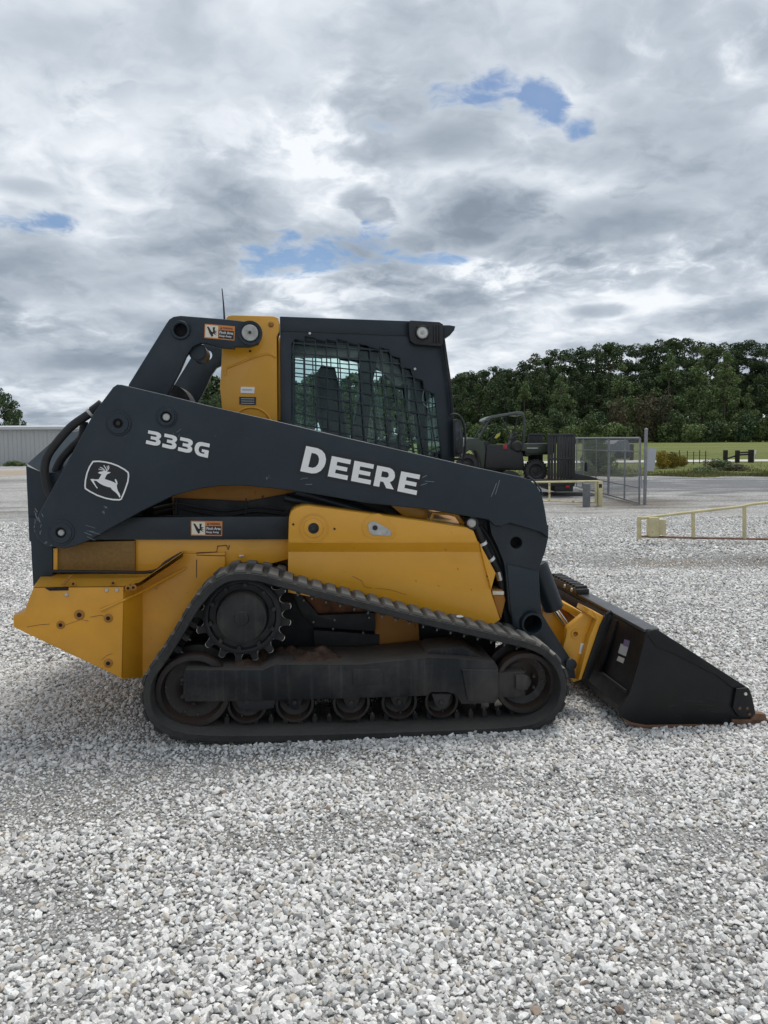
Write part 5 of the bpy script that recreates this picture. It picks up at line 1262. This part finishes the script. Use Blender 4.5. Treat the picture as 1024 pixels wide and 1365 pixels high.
bm = bmesh.new(); add_box(bm, (-.3, -.35, hE - .12), (L_ + .3, .05, hE + .10), .02); finish('eave_gutter', bm, SHR, shed)
bm = bmesh.new(); v = [bm.verts.new(p) for p in ((-.3, -.3, hE + .10), (L_ + .3, -.3, hE + .10), (L_ + .3, 6, hE + .32), (-.3, 6, hE + .32), (-.3, 12.3, hE + .1), (L_ + .3, 12.3, hE + .1))]
bm.faces.new((v[0], v[1], v[2], v[3])); bm.faces.new((v[3], v[2], v[5], v[4])); finish('roof', bm, SHR, shed, smooth=0)
bm = bmesh.new(); add_box(bm, (L_ * .32, -.02, 1.9), (L_ * .32 + .25, .04, 2.1)); finish('wall_vent', bm, UND, shed, smooth=0)
WOOD = mat('weathered_wood', (.20, .15, .11), .9, var=.3)
bm = bmesh.new(); a = wpt(-3, 620); a.y -= .6
for k in (0, 1): add_box(bm, (a.x + k * .75, a.y, 0), (a.x + k * .75 + .09, a.y + .1, 1.5))
for k in range(9): add_box(bm, (a.x + .09, a.y + .02, .1 + k * .16), (a.x + .75, a.y + .06, .2 + k * .16))
tag(finish('wooden_pallet', bm, WOOD, smooth=0), 'brown wooden pallet stood on end against the grey shed', 'pallet')
for px, s, k in ((22, .55, 0), (30, .4, 3), (13, .35, 0)):
    a = wpt(px, 621.5); o = bpy.data.objects.new('low_plant', ub[k]); C.objects.link(o); o.location = (a.x, a.y - .3, 0); o.scale = (s * .5, s * .4, s * .28); o.rotation_euler.z = px
    tag(o, {22: 'low green weed clump, middle of three at the foot of the shed', 30: 'low green weed clump nearest the loader, at the foot of the shed', 13: 'low green weed clump beside the standing pallet'}[px], 'weed')

# ------------------------------------------------------------------ chain-link gate and post
GALV = mat('galvanised_pipe', (.24, .25, .26), .5, metal=.4, var=.2, vscale=12, dust=(.2, .17, .14), dustamt=.2)
gp = wpt(859.5, 673); D0 = gp.y
gtop = wm(860, 573, D0)
post = empty('gate_post', (gp.x, gp.y, 0)); tag(post, 'tall round galvanised gate post at the right end of the chain-link gate', 'post')
def rodw(name, a, b, r, m, parent=None, n=10):
    r *= .68
    o = Vector(parent.location) if parent else Vector((0, 0, 0)); bm = bmesh.new(); add_rod(bm, Vector(a) - o, Vector(b) - o, r, n=n); return finish(name, bm, m, parent)
rodw('pipe', (gp.x, gp.y, -.1), (gp.x + .01, gp.y, gtop.z), .058, GALV, post)
bm = bmesh.new(); bmesh.ops.create_uvsphere(bm, u_segments=10, v_segments=6, radius=.044, matrix=Matrix.Translation((0.01, 0, gtop.z))); finish('cap', bm, GALV, post)
for z in (.55, 1.25):
    bm = bmesh.new(); add_rod(bm, (-.0, 0, z - .03), (0, 0, z + .03), .047, n=12); finish('hinge_band', bm, GALV, post)
D1 = 24.0; ge = wm(768, 590, D1); ge.z = 0
ga = Vector((gp.x - .10, gp.y - .02, 0)); gb = Vector((ge.x, D1, 0))
gate = empty('chain_link_gate', (ga.x, ga.y, 0)); tag(gate, 'open chain-link gate with pipe frame hung on the round post', 'gate')
def on(px, py):
    """sight line meets the upright plane through the gate"""
    d = ray(px, py); nr = Vector((-(gb - ga).y, (gb - ga).x, 0)); c = Vector((0, 0, CAM_H)); t = (ga - c).dot(nr) / d.dot(nr); return c + d * t
rt0, rt1 = on(855, 585), on(768, 584.5)
rodw('top_rail', on(853, 584), on(762, 584), .038, GALV, gate)
rodw('middle_rail', on(853, 602), on(768, 599.5), .02, GALV, gate)
rodw('lower_rail', on(853, 650.5), on(790, 638), .022, GALV, gate)
rodw('bottom_rail', on(853, 671), on(768, 648), .03, GALV, gate)
for px, yb, r in ((853.5, 671, .035), (833.5, 665.5, .03), (812, 660.5, .045), (795, 655.5, .022), (777.5, 651, .03), (769, 648.5, .03)):
    a = on(px, 585); b = on(px, yb); b.x = a.x; b.y = a.y; rodw('upright', a, b, r, GALV, gate)
rodw('latch_rod', on(855, 623), on(856, 651), .018, GALV, gate)
bm = bmesh.new(); a0, a1 = on(853, 600), on(769, 600); L2 = (Vector((a1.x, a1.y, 0)) - Vector((a0.x, a0.y, 0))).length; u = (Vector((a1.x, a1.y, 0)) - Vector((a0.x, a0.y, 0))).normalized()
zt_, zb_ = on(853, 585).z, .08; hgt = zt_ - zb_; q = -hgt
def wire(s0, z0, s1, z1):
    p = Vector((a0.x, a0.y, 0)) + u * s0 - Vector(gate.location); p2 = Vector((a0.x, a0.y, 0)) + u * s1 - Vector(gate.location)
    add_rod(bm, (p.x, p.y, z0), (p2.x, p2.y, z1), .0034, n=3, caps=False)
while q < L2:
    for sgn in (1, -1):
        s0, z0, s1, z1 = q, zb_, q + hgt, zt_
        if s0 < 0: z0 += -s0; s0 = 0
        if s1 > L2: z1 -= s1 - L2; s1 = L2
        if sgn > 0: wire(s0, z0, s1, z1)
        else: wire(s0, zt_ + zb_ - z0, s1, zt_ + zb_ - z1)
    q += .085
tag(finish('wire_mesh', bm, GALV, gate, smooth=0), kind='stuff')
bm = bmesh.new(); q = on(781.5, 622); q -= Vector(gate.location); add_box(bm, (q.x - .06, q.y - .08, q.z - .13), (q.x + .06, q.y - .02, q.z + .13), .01); finish('lock_box', bm, BLKP, gate)
q = [wm(862, 598, D0 + .4), wm(875.3, 597, D0 + .4), wm(872, 628, D0 + .4), wm(861, 627.5, D0 + .4)]
bm = bmesh.new(); f = [bm.verts.new(p) for p in q]; b2 = [bm.verts.new(p + Vector((0, .012, 0))) for p in q]; bm.faces.new(f); bm.faces.new(b2)
for i in range(4): bm.faces.new((f[i], f[(i + 1) % 4], b2[(i + 1) % 4], b2[i]))
add_rod(bm, (q[0].x - .0, q[0].y + .03, q[0].z - .12), (gp.x, gp.y + .05, q[0].z - .12), .012, n=6)
tag(finish('sign_panel', bm, mat('white_sign_sheet', (.42, .44, .46), .5, var=.04), smooth=0), 'blank pale sheet-metal sign hanging beside the round gate post', 'sign')

# ------------------------------------------------------------------ yellow pipe barriers
YP = mat('faded_yellow_pipe', (.56, .50, .29), .65, var=.22, vscale=5, chips=(.22, .13, .075), chipamt=.045, chipscale=5)
RP = mat('rusty_pipe', (.20, .12, .085), .8, var=.4, vscale=8)
def barrier(label, rods, loc):
    b = empty('pipe_barrier', loc); tag(b, label, 'barrier')
    for nm, a, c, r, m in rods: rodw(nm, a, c, r, m, b)
    return b
DB = 17.6
W = lambda px, py, D=DB: wm(px, py, D)
b1 = barrier('low yellow pipe barrier with black-topped end post, in front of the trailer', [
    ('top_rail', W(722, 642.5), W(797, 641.5), .035, YP), ('bottom_rail', W(700, 667.5), W(796, 669.5), .028, YP),
    ('upright', W(732.5, 642), W(732.5, 667), .035, YP), ('upright', W(794.6, 641), W(794.6, 671), .045, YP), ('top_rail', W(690, 643), W(722, 642.5), .035, YP)], (W(795, 674).x, DB, 0))
bm = bmesh.new(); o = b1.location; a, c = W(797, 641) - o, W(802.5, 676) - o; add_box(bm, (a.x, -.06, -.02), (c.x, .08, a.z), .01); finish('end_plate', bm, YP, b1)
bm = bmesh.new(); a, c = W(797.5, 645) - o, W(801.5, 650) - o; add_box(bm, (a.x, -.066, c.z), (c.x, -.058, a.z)); finish('black_band', bm, BLKP, b1)
rodw('upright', W(700, 642), W(700, 667), .035, YP, b1)
gpd = wpt(785, 676.5); bm = bmesh.new(); gw = .155
a = wm(785, 645, gpd.y + .2)
add_rod(bm, (gpd.x, gpd.y + .2, -.05), (gpd.x, gpd.y + .2, a.z), gw * .55, n=14)
tag(finish('bollard', bm, mat('grey_concrete_bollard', (.16, .165, .17), .85, var=.2)), 'stubby grey round bollard behind the low yellow barrier', 'bollard')
DC = 11.0
W2 = lambda px, py, D=DC: wm(px, py, D)
b2 = barrier('low yellow pipe barrier with rusty bottom rail, at the right edge', [
    ('upright', W2(852, 688.5), W2(852, 718.8), .048, YP),
    ('top_rail', W2(852, 691), W2(925, 682.3), .030, YP), ('top_rail', W2(925, 682.3), W2(988, 675.3), .030, YP), ('top_rail', W2(988, 675.3), W2(1003, 672), .030, YP), ('top_rail', W2(1003, 672), W2(1100, 662), .030, YP),
    ('bottom_rail', W2(852, 715), W2(925, 717), .024, RP), ('bottom_rail', W2(925, 717), W2(1100, 720), .024, RP),
    ('upright', W2(924.3, 682), W2(924.3, 716), .040, YP), ('upright', W2(992.5, 675), W2(992.5, 718), .040, YP), ('upright', W2(1095, 662), W2(1095, 728), .05, YP)], (W2(852, 719).x, DC, 0))
o = b2.location
for x0, x1, y0, y1, yy in ((864, 876.5, 689.5, 714.5, -.07), (876, 886.5, 692.5, 713, -.05)):
    bm = bmesh.new(); a, c = W2(x0, y0) - o, W2(x1, y1) - o; add_box(bm, (a.x, yy, c.z), (c.x, .06, a.z), .006); finish('counterweight_box', bm, YP, b2)

# ------------------------------------------------------------------ field fence pieces
CW = mat('creosoted_timber', (.020, .017, .015), .85, var=.3)
fc = wpt(984, 617); DD = fc.y
ff = empty('timber_fence', (fc.x, DD, fc.z)); tag(ff, 'short black timber fence of three posts beside the pale road in the field', 'fence')
ofs = Vector((fc.x, DD, fc.z))
for px, t, bt, w in ((967.3, 600, 618, .10), (983.3, 600.3, 618.3, .10), (1001.5, 599.5, 620.5, .12)):
    a = wm(px, t, DD) - ofs; b_ = wm(px, bt, DD) - ofs; bm = bmesh.new(); add_box(bm, (a.x - w, -w, b_.z - .1), (a.x + w, w, a.z), .01); finish('fence_post', bm, CW, ff)
for p, q in (((967, 612), (983, 607)), ((983, 606.5), (1001, 605.5)), ((983, 603.5), (1001, 602.5))):
    bm = bmesh.new(); add_rod(bm, wm(*p, DD) - ofs, wm(*q, DD) - ofs, .045, n=8); finish('fence_rail', bm, CW, ff)
bm = bmesh.new(); a = wm(1006, 602.5, DD + .3); add_box(bm, (a.x - .10, a.y, a.z - .12), (a.x + .10, a.y + .02, a.z + .12)); add_box(bm, (a.x - .02, a.y + .02, hz_(a.x, a.y) - .1), (a.x + .02, a.y + .04, a.z))
tag(finish('marker_sign', bm, WHT, smooth=0), 'tiny white marker plate beside the rightmost black timber post', 'sign')
wf = empty('wire_fence', (wpt(880, 616).x, 42, hz_(wpt(880, 616).x, 42))); tag(wf, 'thin wire fence on slim steel posts crossing the field edge', 'fence')
ow = Vector(wf.location)
for k, px in enumerate((873, 884, 896, 906, 916.5, 925, 933, 941)):
    a = wm(px, 600 + (k % 3), 42) - ow; bm = bmesh.new(); add_rod(bm, (a.x, 0, hz_(a.x + ow.x, 42) - ow.z), (a.x, 0, a.z), .022, n=6); finish('fence_post', bm, UND, wf)
for k in range(3):
    bm = bmesh.new(); add_rod(bm, wm(868, 603 + k * 4, 42) - ow, wm(945, 603 + k * 4, 42) - ow, .006, n=4); finish('fence_wire', bm, UND, wf)
# shrubs and mound at the field edge
fb = [bushy(500, 1.0, .75, YELF, 900, .055, 22), bushy(501, 1.6, 1.3, LIMEM, 700, .09, 26), bushy(502, 1.0, .8, OAKM, 800, .06, 20), bushy(503, .9, .8, DRYM, 700, .05, 20)]
def bush(name, k, px, py, s, sz, label, D=None, cat='bush'):
    a = wpt(px, py); 
    if D: d = ray(px, py); a = Vector((d.x / d.y * D, D, 0)); a.z = hz_(a.x, D)
    o = bpy.data.objects.new(name, fb[k]); C.objects.link(o); o.location = a; o.scale = (s, s, sz); o.rotation_euler.z = px; return tag(o, label, cat)
bush('flowering_bush', 0, 882, 625, .62, .95, 'yellow flowering weed bush just right of the white sign panel')
bush('flowering_bush', 0, 898, 624, .66, .85, 'yellow flowering weed bush, middle of the clump beside the gate')
bush('flowering_bush', 0, 910, 622, .5, .6, 'small yellow flowering weed bush at the right end of the clump')
bush('green_bush', 1, 791, 612, .40, 1.15, 'bright green leafy bush rising above the gate top rail', D=33)
bush('green_bush', 1, 803, 618, .38, .65, 'bright green low bush behind the middle of the gate', D=33)
bush('green_bush', 2, 783, 622, .5, .7, 'dull green bush behind the lock box of the gate', D=32)
bush('green_bush', 2, 816, 620, .6, .45, 'dull green low bush behind the gate centre upright', D=32)
bush('weed_clump', 3, 955, 618, .7, .6, 'brown weedy clump on the left of the small mound', D=36)
bush('weed_clump', 2, 966, 619, .8, .5, 'green weedy clump on the small mound left of the black fence', D=35.5)
bush('weed_clump', 3, 980, 621, .9, .35, 'flat brown weed clump right of the small mound', D=35)
bush('weed_clump', 2, 940, 628, .9, .3, 'flat green weed clump at the gravel edge', D=33)
bm = bmesh.new(); a = wpt(962, 624)
bmesh.ops.create_uvsphere(bm, u_segments=24, v_segments=12, radius=1, matrix=Matrix.Translation((a.x, a.y + 1, a.z - .15)) @ Matrix.Diagonal((1.5, 1.1, .36, 1)))
for v in bm.verts: v.co += Vector((0, 0, .09)) * mnoise.noise(v.co * 2.0)
tag(finish('mound', bm, GRS), kind='structure')
# grey utility trailer / box far behind the gate
bm = bmesh.new(); DU = 52
a, c = wm(818, 587, DU), wm(841, 611, DU); gz = hz_(a.x, DU)
add_poly(bm, [(a.x, gz + .25), (a.x, a.z - .25), (a.x + .35, a.z), (c.x - .2, a.z + .02), (c.x, a.z - .5), (c.x, gz + .25)], DU, DU + 3.0, .04)
cv = empty('covered_trailer', (a.x, DU, gz)); o = finish('cover', bm, mat('grey_tarp', (.17, .19, .20), .8, var=.15), None); o.location = (0, 0, 0); o.parent = cv; o.location = -Vector(cv.location)
for k in (.3, .75):
    bm = bmesh.new(); add_rod(bm, (a.x + (c.x - a.x) * k, DU - .02, gz + .25), (a.x + (c.x - a.x) * k, DU + .2, gz + .25), .28, n=16); o = finish('wheel', bm, BLKP, cv); o.location = -Vector(cv.location)
tag(cv, 'grey covered trailer parked in the field, seen through the gate mesh', 'trailer')
bm = bmesh.new(); a = wm(843, 592, 48); add_box(bm, (a.x - .1, 48, hz_(a.x, 48) - .1), (a.x + .1, 48.2, a.z), .01); tag(finish('wooden_post', bm, CW), 'single dark timber post seen through the gate, next to the grey covered trailer', 'post')
# grass tufts along the verge
r = np.random.default_rng(9); nb = 26000
bxx = r.uniform(-6, 22, nb); byy = 31.0 + .5 * np.sin(bxx * .8) + .45 * np.sin(bxx * 2.3 + 1) + r.exponential(1.6, nb) - .1
bh = r.uniform(.04, .16, nb) * (1 + .8 * np.sin(bxx * 1.3) * np.sin(byy * 1.1)); ba = r.uniform(0, 3.14, nb); bw = .018
hzv = np.array([hz_(x, y) for x, y in zip(bxx, byy)])
lean = r.normal(0, .04, (nb, 2))
V = np.zeros((nb, 3, 3)); V[:, 0, 0] = bxx - np.cos(ba) * bw; V[:, 0, 1] = byy - np.sin(ba) * bw; V[:, 0, 2] = hzv; V[:, 1, 0] = bxx + np.cos(ba) * bw; V[:, 1, 1] = byy + np.sin(ba) * bw; V[:, 1, 2] = hzv
V[:, 2, 0] = bxx + lean[:, 0]; V[:, 2, 1] = byy + lean[:, 1]; V[:, 2, 2] = hzv + bh
me = bpy.data.meshes.new('grass'); me.from_pydata(V.reshape(-1, 3).tolist(), [], [(3 * i, 3 * i + 1, 3 * i + 2) for i in range(nb)]); me.materials.append(leafmat('grass_blades', (.07, .09, .025), (.22, .21, .09)))
go_ = bpy.data.objects.new('grass', me); C.objects.link(go_); tag(go_, kind='stuff')

# ------------------------------------------------------------------ trailer with the utility vehicle
DT = 21.0
TB = mat('black_trailer_steel', (.015, .016, .018), .5, var=.2, dust=(.1, .09, .08), dustamt=.2)
tr = empty('flatbed_trailer', (wm(700, 640, DT).x, DT, 0)); tag(tr, 'black flatbed trailer with upright slatted ramp, carrying the green utility vehicle', 'trailer')
ot = Vector(tr.location)
def tb(name, lo, hi, m=TB, bev=.01):
    bm = bmesh.new(); add_box(bm, lo, hi, bev); return finish(name, bm, m, tr)
def xz(px, py, D=DT): q = wm(px, py, D) - ot; return q.x, q.z
xl = xz(585, 640)[0]; xr_ = xz(764, 640)[0]; zd = xz(700, 640.5)[1]
tb('deck', (xl, -.15, zd - .10), (xr_, 1.85, zd))
for k in range(10): tb('deck_plank', (xl + .05, -.12 + k * .196, zd), (xr_ - .02, -.12 + k * .196 + .18, zd + .03), WOOD, .004)
tb('side_rail', (xl, -.20, zd - .16), (xr_, -.15, zd + .04)); tb('side_rail', (xl, 1.85, zd - .16), (xr_, 1.90, zd + .04))
for k in (-.45, .35):
    for y in (-.32, 1.85):
        bm = bmesh.new(); add_rod(bm, (xl + (xr_ - xl) * .42 + k, y, .36), (xl + (xr_ - xl) * .42 + k, y + .2, .36), .36, n=24); finish('wheel', bm, BLKP, tr)
# upright ramp (bars one by one)
rx0, rz0 = xz(731, 578.5); rx1, _ = xz(762.5, 578.5); _, rzb = xz(760, 641)
tb('ramp_rail', (rx0 - .02, -.16, rz0 - .06), (rx1 + .02, -.10, rz0)); tb('ramp_rail', (rx0, -.15, rz0 - .70), (rx1, -.11, rz0 - .65)); tb('ramp_rail', (rx0, -.15, rzb), (rx1, -.10, rzb + .06))
for k in range(9):
    x = rx0 + (rx1 - rx0) * k / 8; ww = .03 if 0 < k < 8 else .04; tb('ramp_bar', (x - ww, -.14, rzb), (x + ww, -.10, rz0 - .02), TB, .004)
tb('ramp_panel_edge', (rx1 + .02, -.12, rzb - .1), (rx1 + .07, 1.7, rz0 - .05))
q0, q1 = xz(705, 578.5, DT + 1.9), xz(722, 578.5, DT + 1.9)
for k in range(7):
    x = q0[0] + (q1[0] - q0[0]) * k / 6; tb('ramp_bar', (x - .03, 1.82, zd), (x + .03, 1.86, q0[1]), TB, .004)
tb('ramp_rail', (q0[0], 1.81, q0[1] - .05), (q1[0], 1.87, q0[1]))
q0, q1 = xz(700, 582.5, DT + 1.9), xz(733, 584, DT + 1.9)
a, b_ = xz(763, 631), xz(797, 642)
bm = bmesh.new(); add_poly(bm, [(xz(762, 629.5)[0], xz(762, 629.5)[1]), (xz(795, 637)[0], xz(795, 637)[1]), (xz(797, 642)[0], xz(797, 642)[1]), (xz(762, 642.5)[0], xz(762, 642.5)[1])], -.1, 1.75, .01); finish('beaver_tail', bm, TB, tr)
lm = mat('red_lamp_plastic', (.35, .012, .015), .3); tb('tail_lamp', (xz(751.5, 645)[0], -.24, xz(751.5, 650)[1]), (xz(757, 645)[0], -.20, xz(757, 646.5)[1]), lm, .01)
tb('rear_bumper', (xz(738, 652)[0], -.19, xz(738, 655)[1]), (xz(762, 643)[0], 1.8, xz(762, 643)[1]))

uv = empty('utility_vehicle', (wm(670, 630, DT).x, DT + .2, zd + .03)); tag(uv, 'dark green side-by-side utility vehicle with roll cage, strapped on the black trailer', 'utility vehicle')
ou = Vector(uv.location)
UG = mat('dark_green_plastic', (.030, .042, .030), .38, var=.1); UG2 = mat('pale_green_hood', (.16, .19, .16), .35, var=.1)
DU0 = DT + .2
def ux(px, py, y=0.0): q = wm(px, py, DU0 + y) - ou; return (q.x, y, q.z)
def up(name, px, y0, y1, m, bev=.015):
    bm = bmesh.new(); add_poly(bm, [(ux(a, b, y0)[0], ux(a, b, y0)[2]) for a, b in px], y0, y1, bev); return finish(name, bm, m, uv)
K = lambda a, b: (600 + a / 6.4, 530 + b / 6.4)
up('chassis', [K(300,400),K(560,400),K(620,470),K(640,620),K(290,620),K(280,480)], .08, 1.42, BLKP)
up('front_body', [K(125,395),K(150,350),K(240,345),K(290,385),K(305,450),K(290,600),K(265,600),K(250,490),K(225,455),K(170,445),K(135,470)], .0, 1.5, UG)
up('hood', [K(130,352),K(150,340),K(250,348),K(225,385),K(132,390)], .08, 1.42, UG2)
up('front_bumper', [K(105,420),K(130,410),K(140,520),K(110,510)], .1, 1.4, BLKP)
up('cargo_bed', [K(605,392),K(895,388),K(898,402),K(893,462),K(660,475),K(640,455),K(610,452)], .0, 1.5, UG)
up('bed_bottom', [K(640,460),K(890,462),K(880,485),K(700,490),K(660,505),K(640,480)], .05, 1.45, BLKP)
up('door_panel', [K(315,410),K(480,408),K(520,440),K(600,480),K(620,560),K(590,610),K(300,600)], .0, .06, BLKP)
up('door_trim', [K(320,402),K(430,400),K(430,412),K(320,414)], -.01, .02, UG)
up('bed_lettering_bar', [K(656,427),K(752,427),K(752,434),K(656,434)], -.004, .01, mat('pale_decal', (.5,.52,.5), .5), .0)
up('seat_base', [K(400,420),K(520,425),K(530,480),K(400,480)], .15, 1.35, BLKP)
up('seat_back', [K(500,440),K(540,300),K(575,300),K(560,430),K(545,450)], .18, .65, BLKP, .03); up('seat_back', [K(500,440),K(540,300),K(575,300),K(560,430),K(545,450)], .82, 1.3, BLKP, .03)
up('dash', [K(240,380),K(330,370),K(345,410),K(260,440)], .1, 1.4, BLKP)
CAGEM = mat('satin_black_tube', (.03,.035,.035), .3, var=.1)
def cage(name, pts, y, r, m=CAGEM):
    bm = bmesh.new(); add_tube(bm, [Vector(ux(*K(a, b), y)) for a, b in pts], r, 8); return finish(name, bm, m, uv)
for y in (.08, 1.4):
    cage('roll_cage_tube', [(235,375),(330,200),(360,170),(560,135),(610,135),(632,175),(632,340),(620,400)], y, .036); cage('roll_cage_tube', [(632,300),(560,330),(500,360)], y, .025)
    cage('roll_cage_tube', [(205,350),(305,195)], y, .022)
up('roof_sheet', [K(300,190),K(312,172),K(350,155),K(555,119),K(612,118),K(635,140),K(628,150),K(560,140),K(350,178),K(325,200)], .04, 1.46, UG2 if False else mat('grey_green_roof', (.07,.085,.075), .35, var=.1))
cage('cross_bar', [(440,180),(480,250),(500,300)], .6, .02); cage('cross_bar', [(570,170),(550,300)], .9, .02)
cage('steering_column', [(300,400),(345,345)], .35, .018)
bm = bmesh.new(); c_ = Vector(ux(*K(345,340), .35)); bmesh.ops.create_cone(bm, cap_ends=False, segments=16, radius1=.17, radius2=.17, depth=.03, matrix=Matrix.Translation(c_) @ Matrix.Rotation(R(-50), 4, 'Y')); finish('steering_wheel', bm, BLKP, uv)
def tyre(px, py, r, y0, y1):
    c = ux(px, py, y0); bm = bmesh.new(); add_lathe(bm, c[0], c[2], [(r * .55, y0 + .02), (r * .62, y0), (r * .92, y0), (r, y0 + .04), (r, y1 - .04), (r * .92, y1), (r * .5, y1)], 28)
    for k in range(22):
        a = 2 * math.pi * k / 22; M = Matrix.Translation((c[0] + r * math.cos(a), (y0 + y1) / 2, c[2] + r * math.sin(a))) @ Matrix.Rotation(-a, 4, 'Y'); bmesh.ops.create_cube(bm, size=1, matrix=M @ Matrix.Diagonal((.03, y1 - y0, .035, 1)))
    w = finish('wheel', bm, BLKP, uv); bm = bmesh.new(); add_lathe(bm, c[0], c[2], [(0, y0 + .03), (r * .2, y0 + .03), (r * .25, y0 + .06), (r * .5, y0 + .05), (r * .56, y0 + .02)], 20); finish('rim', bm, UND, w)
for px, py in (K(150, 575), K(735, 625)):
    for y0, y1 in ((-.04, .22), (1.28, 1.54)): tyre(px, py if px > 700 else py, .31, y0, y1)
bm = bmesh.new(); c = ux(*K(578,415), -.02); add_lathe(bm, c[0], c[2], [(0, .0), (.09, -.01), (.12, -.02), (.16, .02), (.16, .08)], 20); finish('air_intake', bm, UND, uv)
YC = mat('yellow_plastic', (.55, .50, .08), .5); RC = mat('red_plastic', (.30, .02, .03), .45)
bm = bmesh.new(); add_poly(bm, [(ux(*K(a, b))[0], ux(*K(a, b))[2]) for a, b in ((398,345),(420,310),(445,300),(440,325),(410,350))], .3, .5, .01); o = finish('yellow_strap_roll', bm, YC); o.location = ou; tag(o, 'yellow rolled strap lying on the seat of the green utility vehicle', 'strap')
bm = bmesh.new(); add_poly(bm, [(ux(*K(a, b))[0], ux(*K(a, b))[2]) for a, b in ((450,400),(490,398),(488,440),(455,438))], -.015, .25, .01); o = finish('fuel_can', bm, RC); o.location = ou; tag(o, 'small red can behind the seat of the green utility vehicle', 'can')
# white pebble caught on the track
for px, py, s, lb in ((612.5, 822, .018, 'white stone lying on the top run of the rubber track, toward the front'), (322, 741, .013, 'small white stone on the track above the drive sprocket')):
    q = LF.pt(px, py, .10 if px > 500 else .30); w = LF.o + LF.x * q[0] + LF.y * (.10 if px > 500 else .30); w.z = q[1]
    o = bpy.data.objects.new('stone', scoll.objects[0].data.copy()); C.objects.link(o); o.data.materials.clear(); o.data.materials.append(mat('white_stone', (.7,.7,.68), .8)); o.location = w; o.scale = (s * 1.3, s, s * .8); tag(o, lb, 'stone')
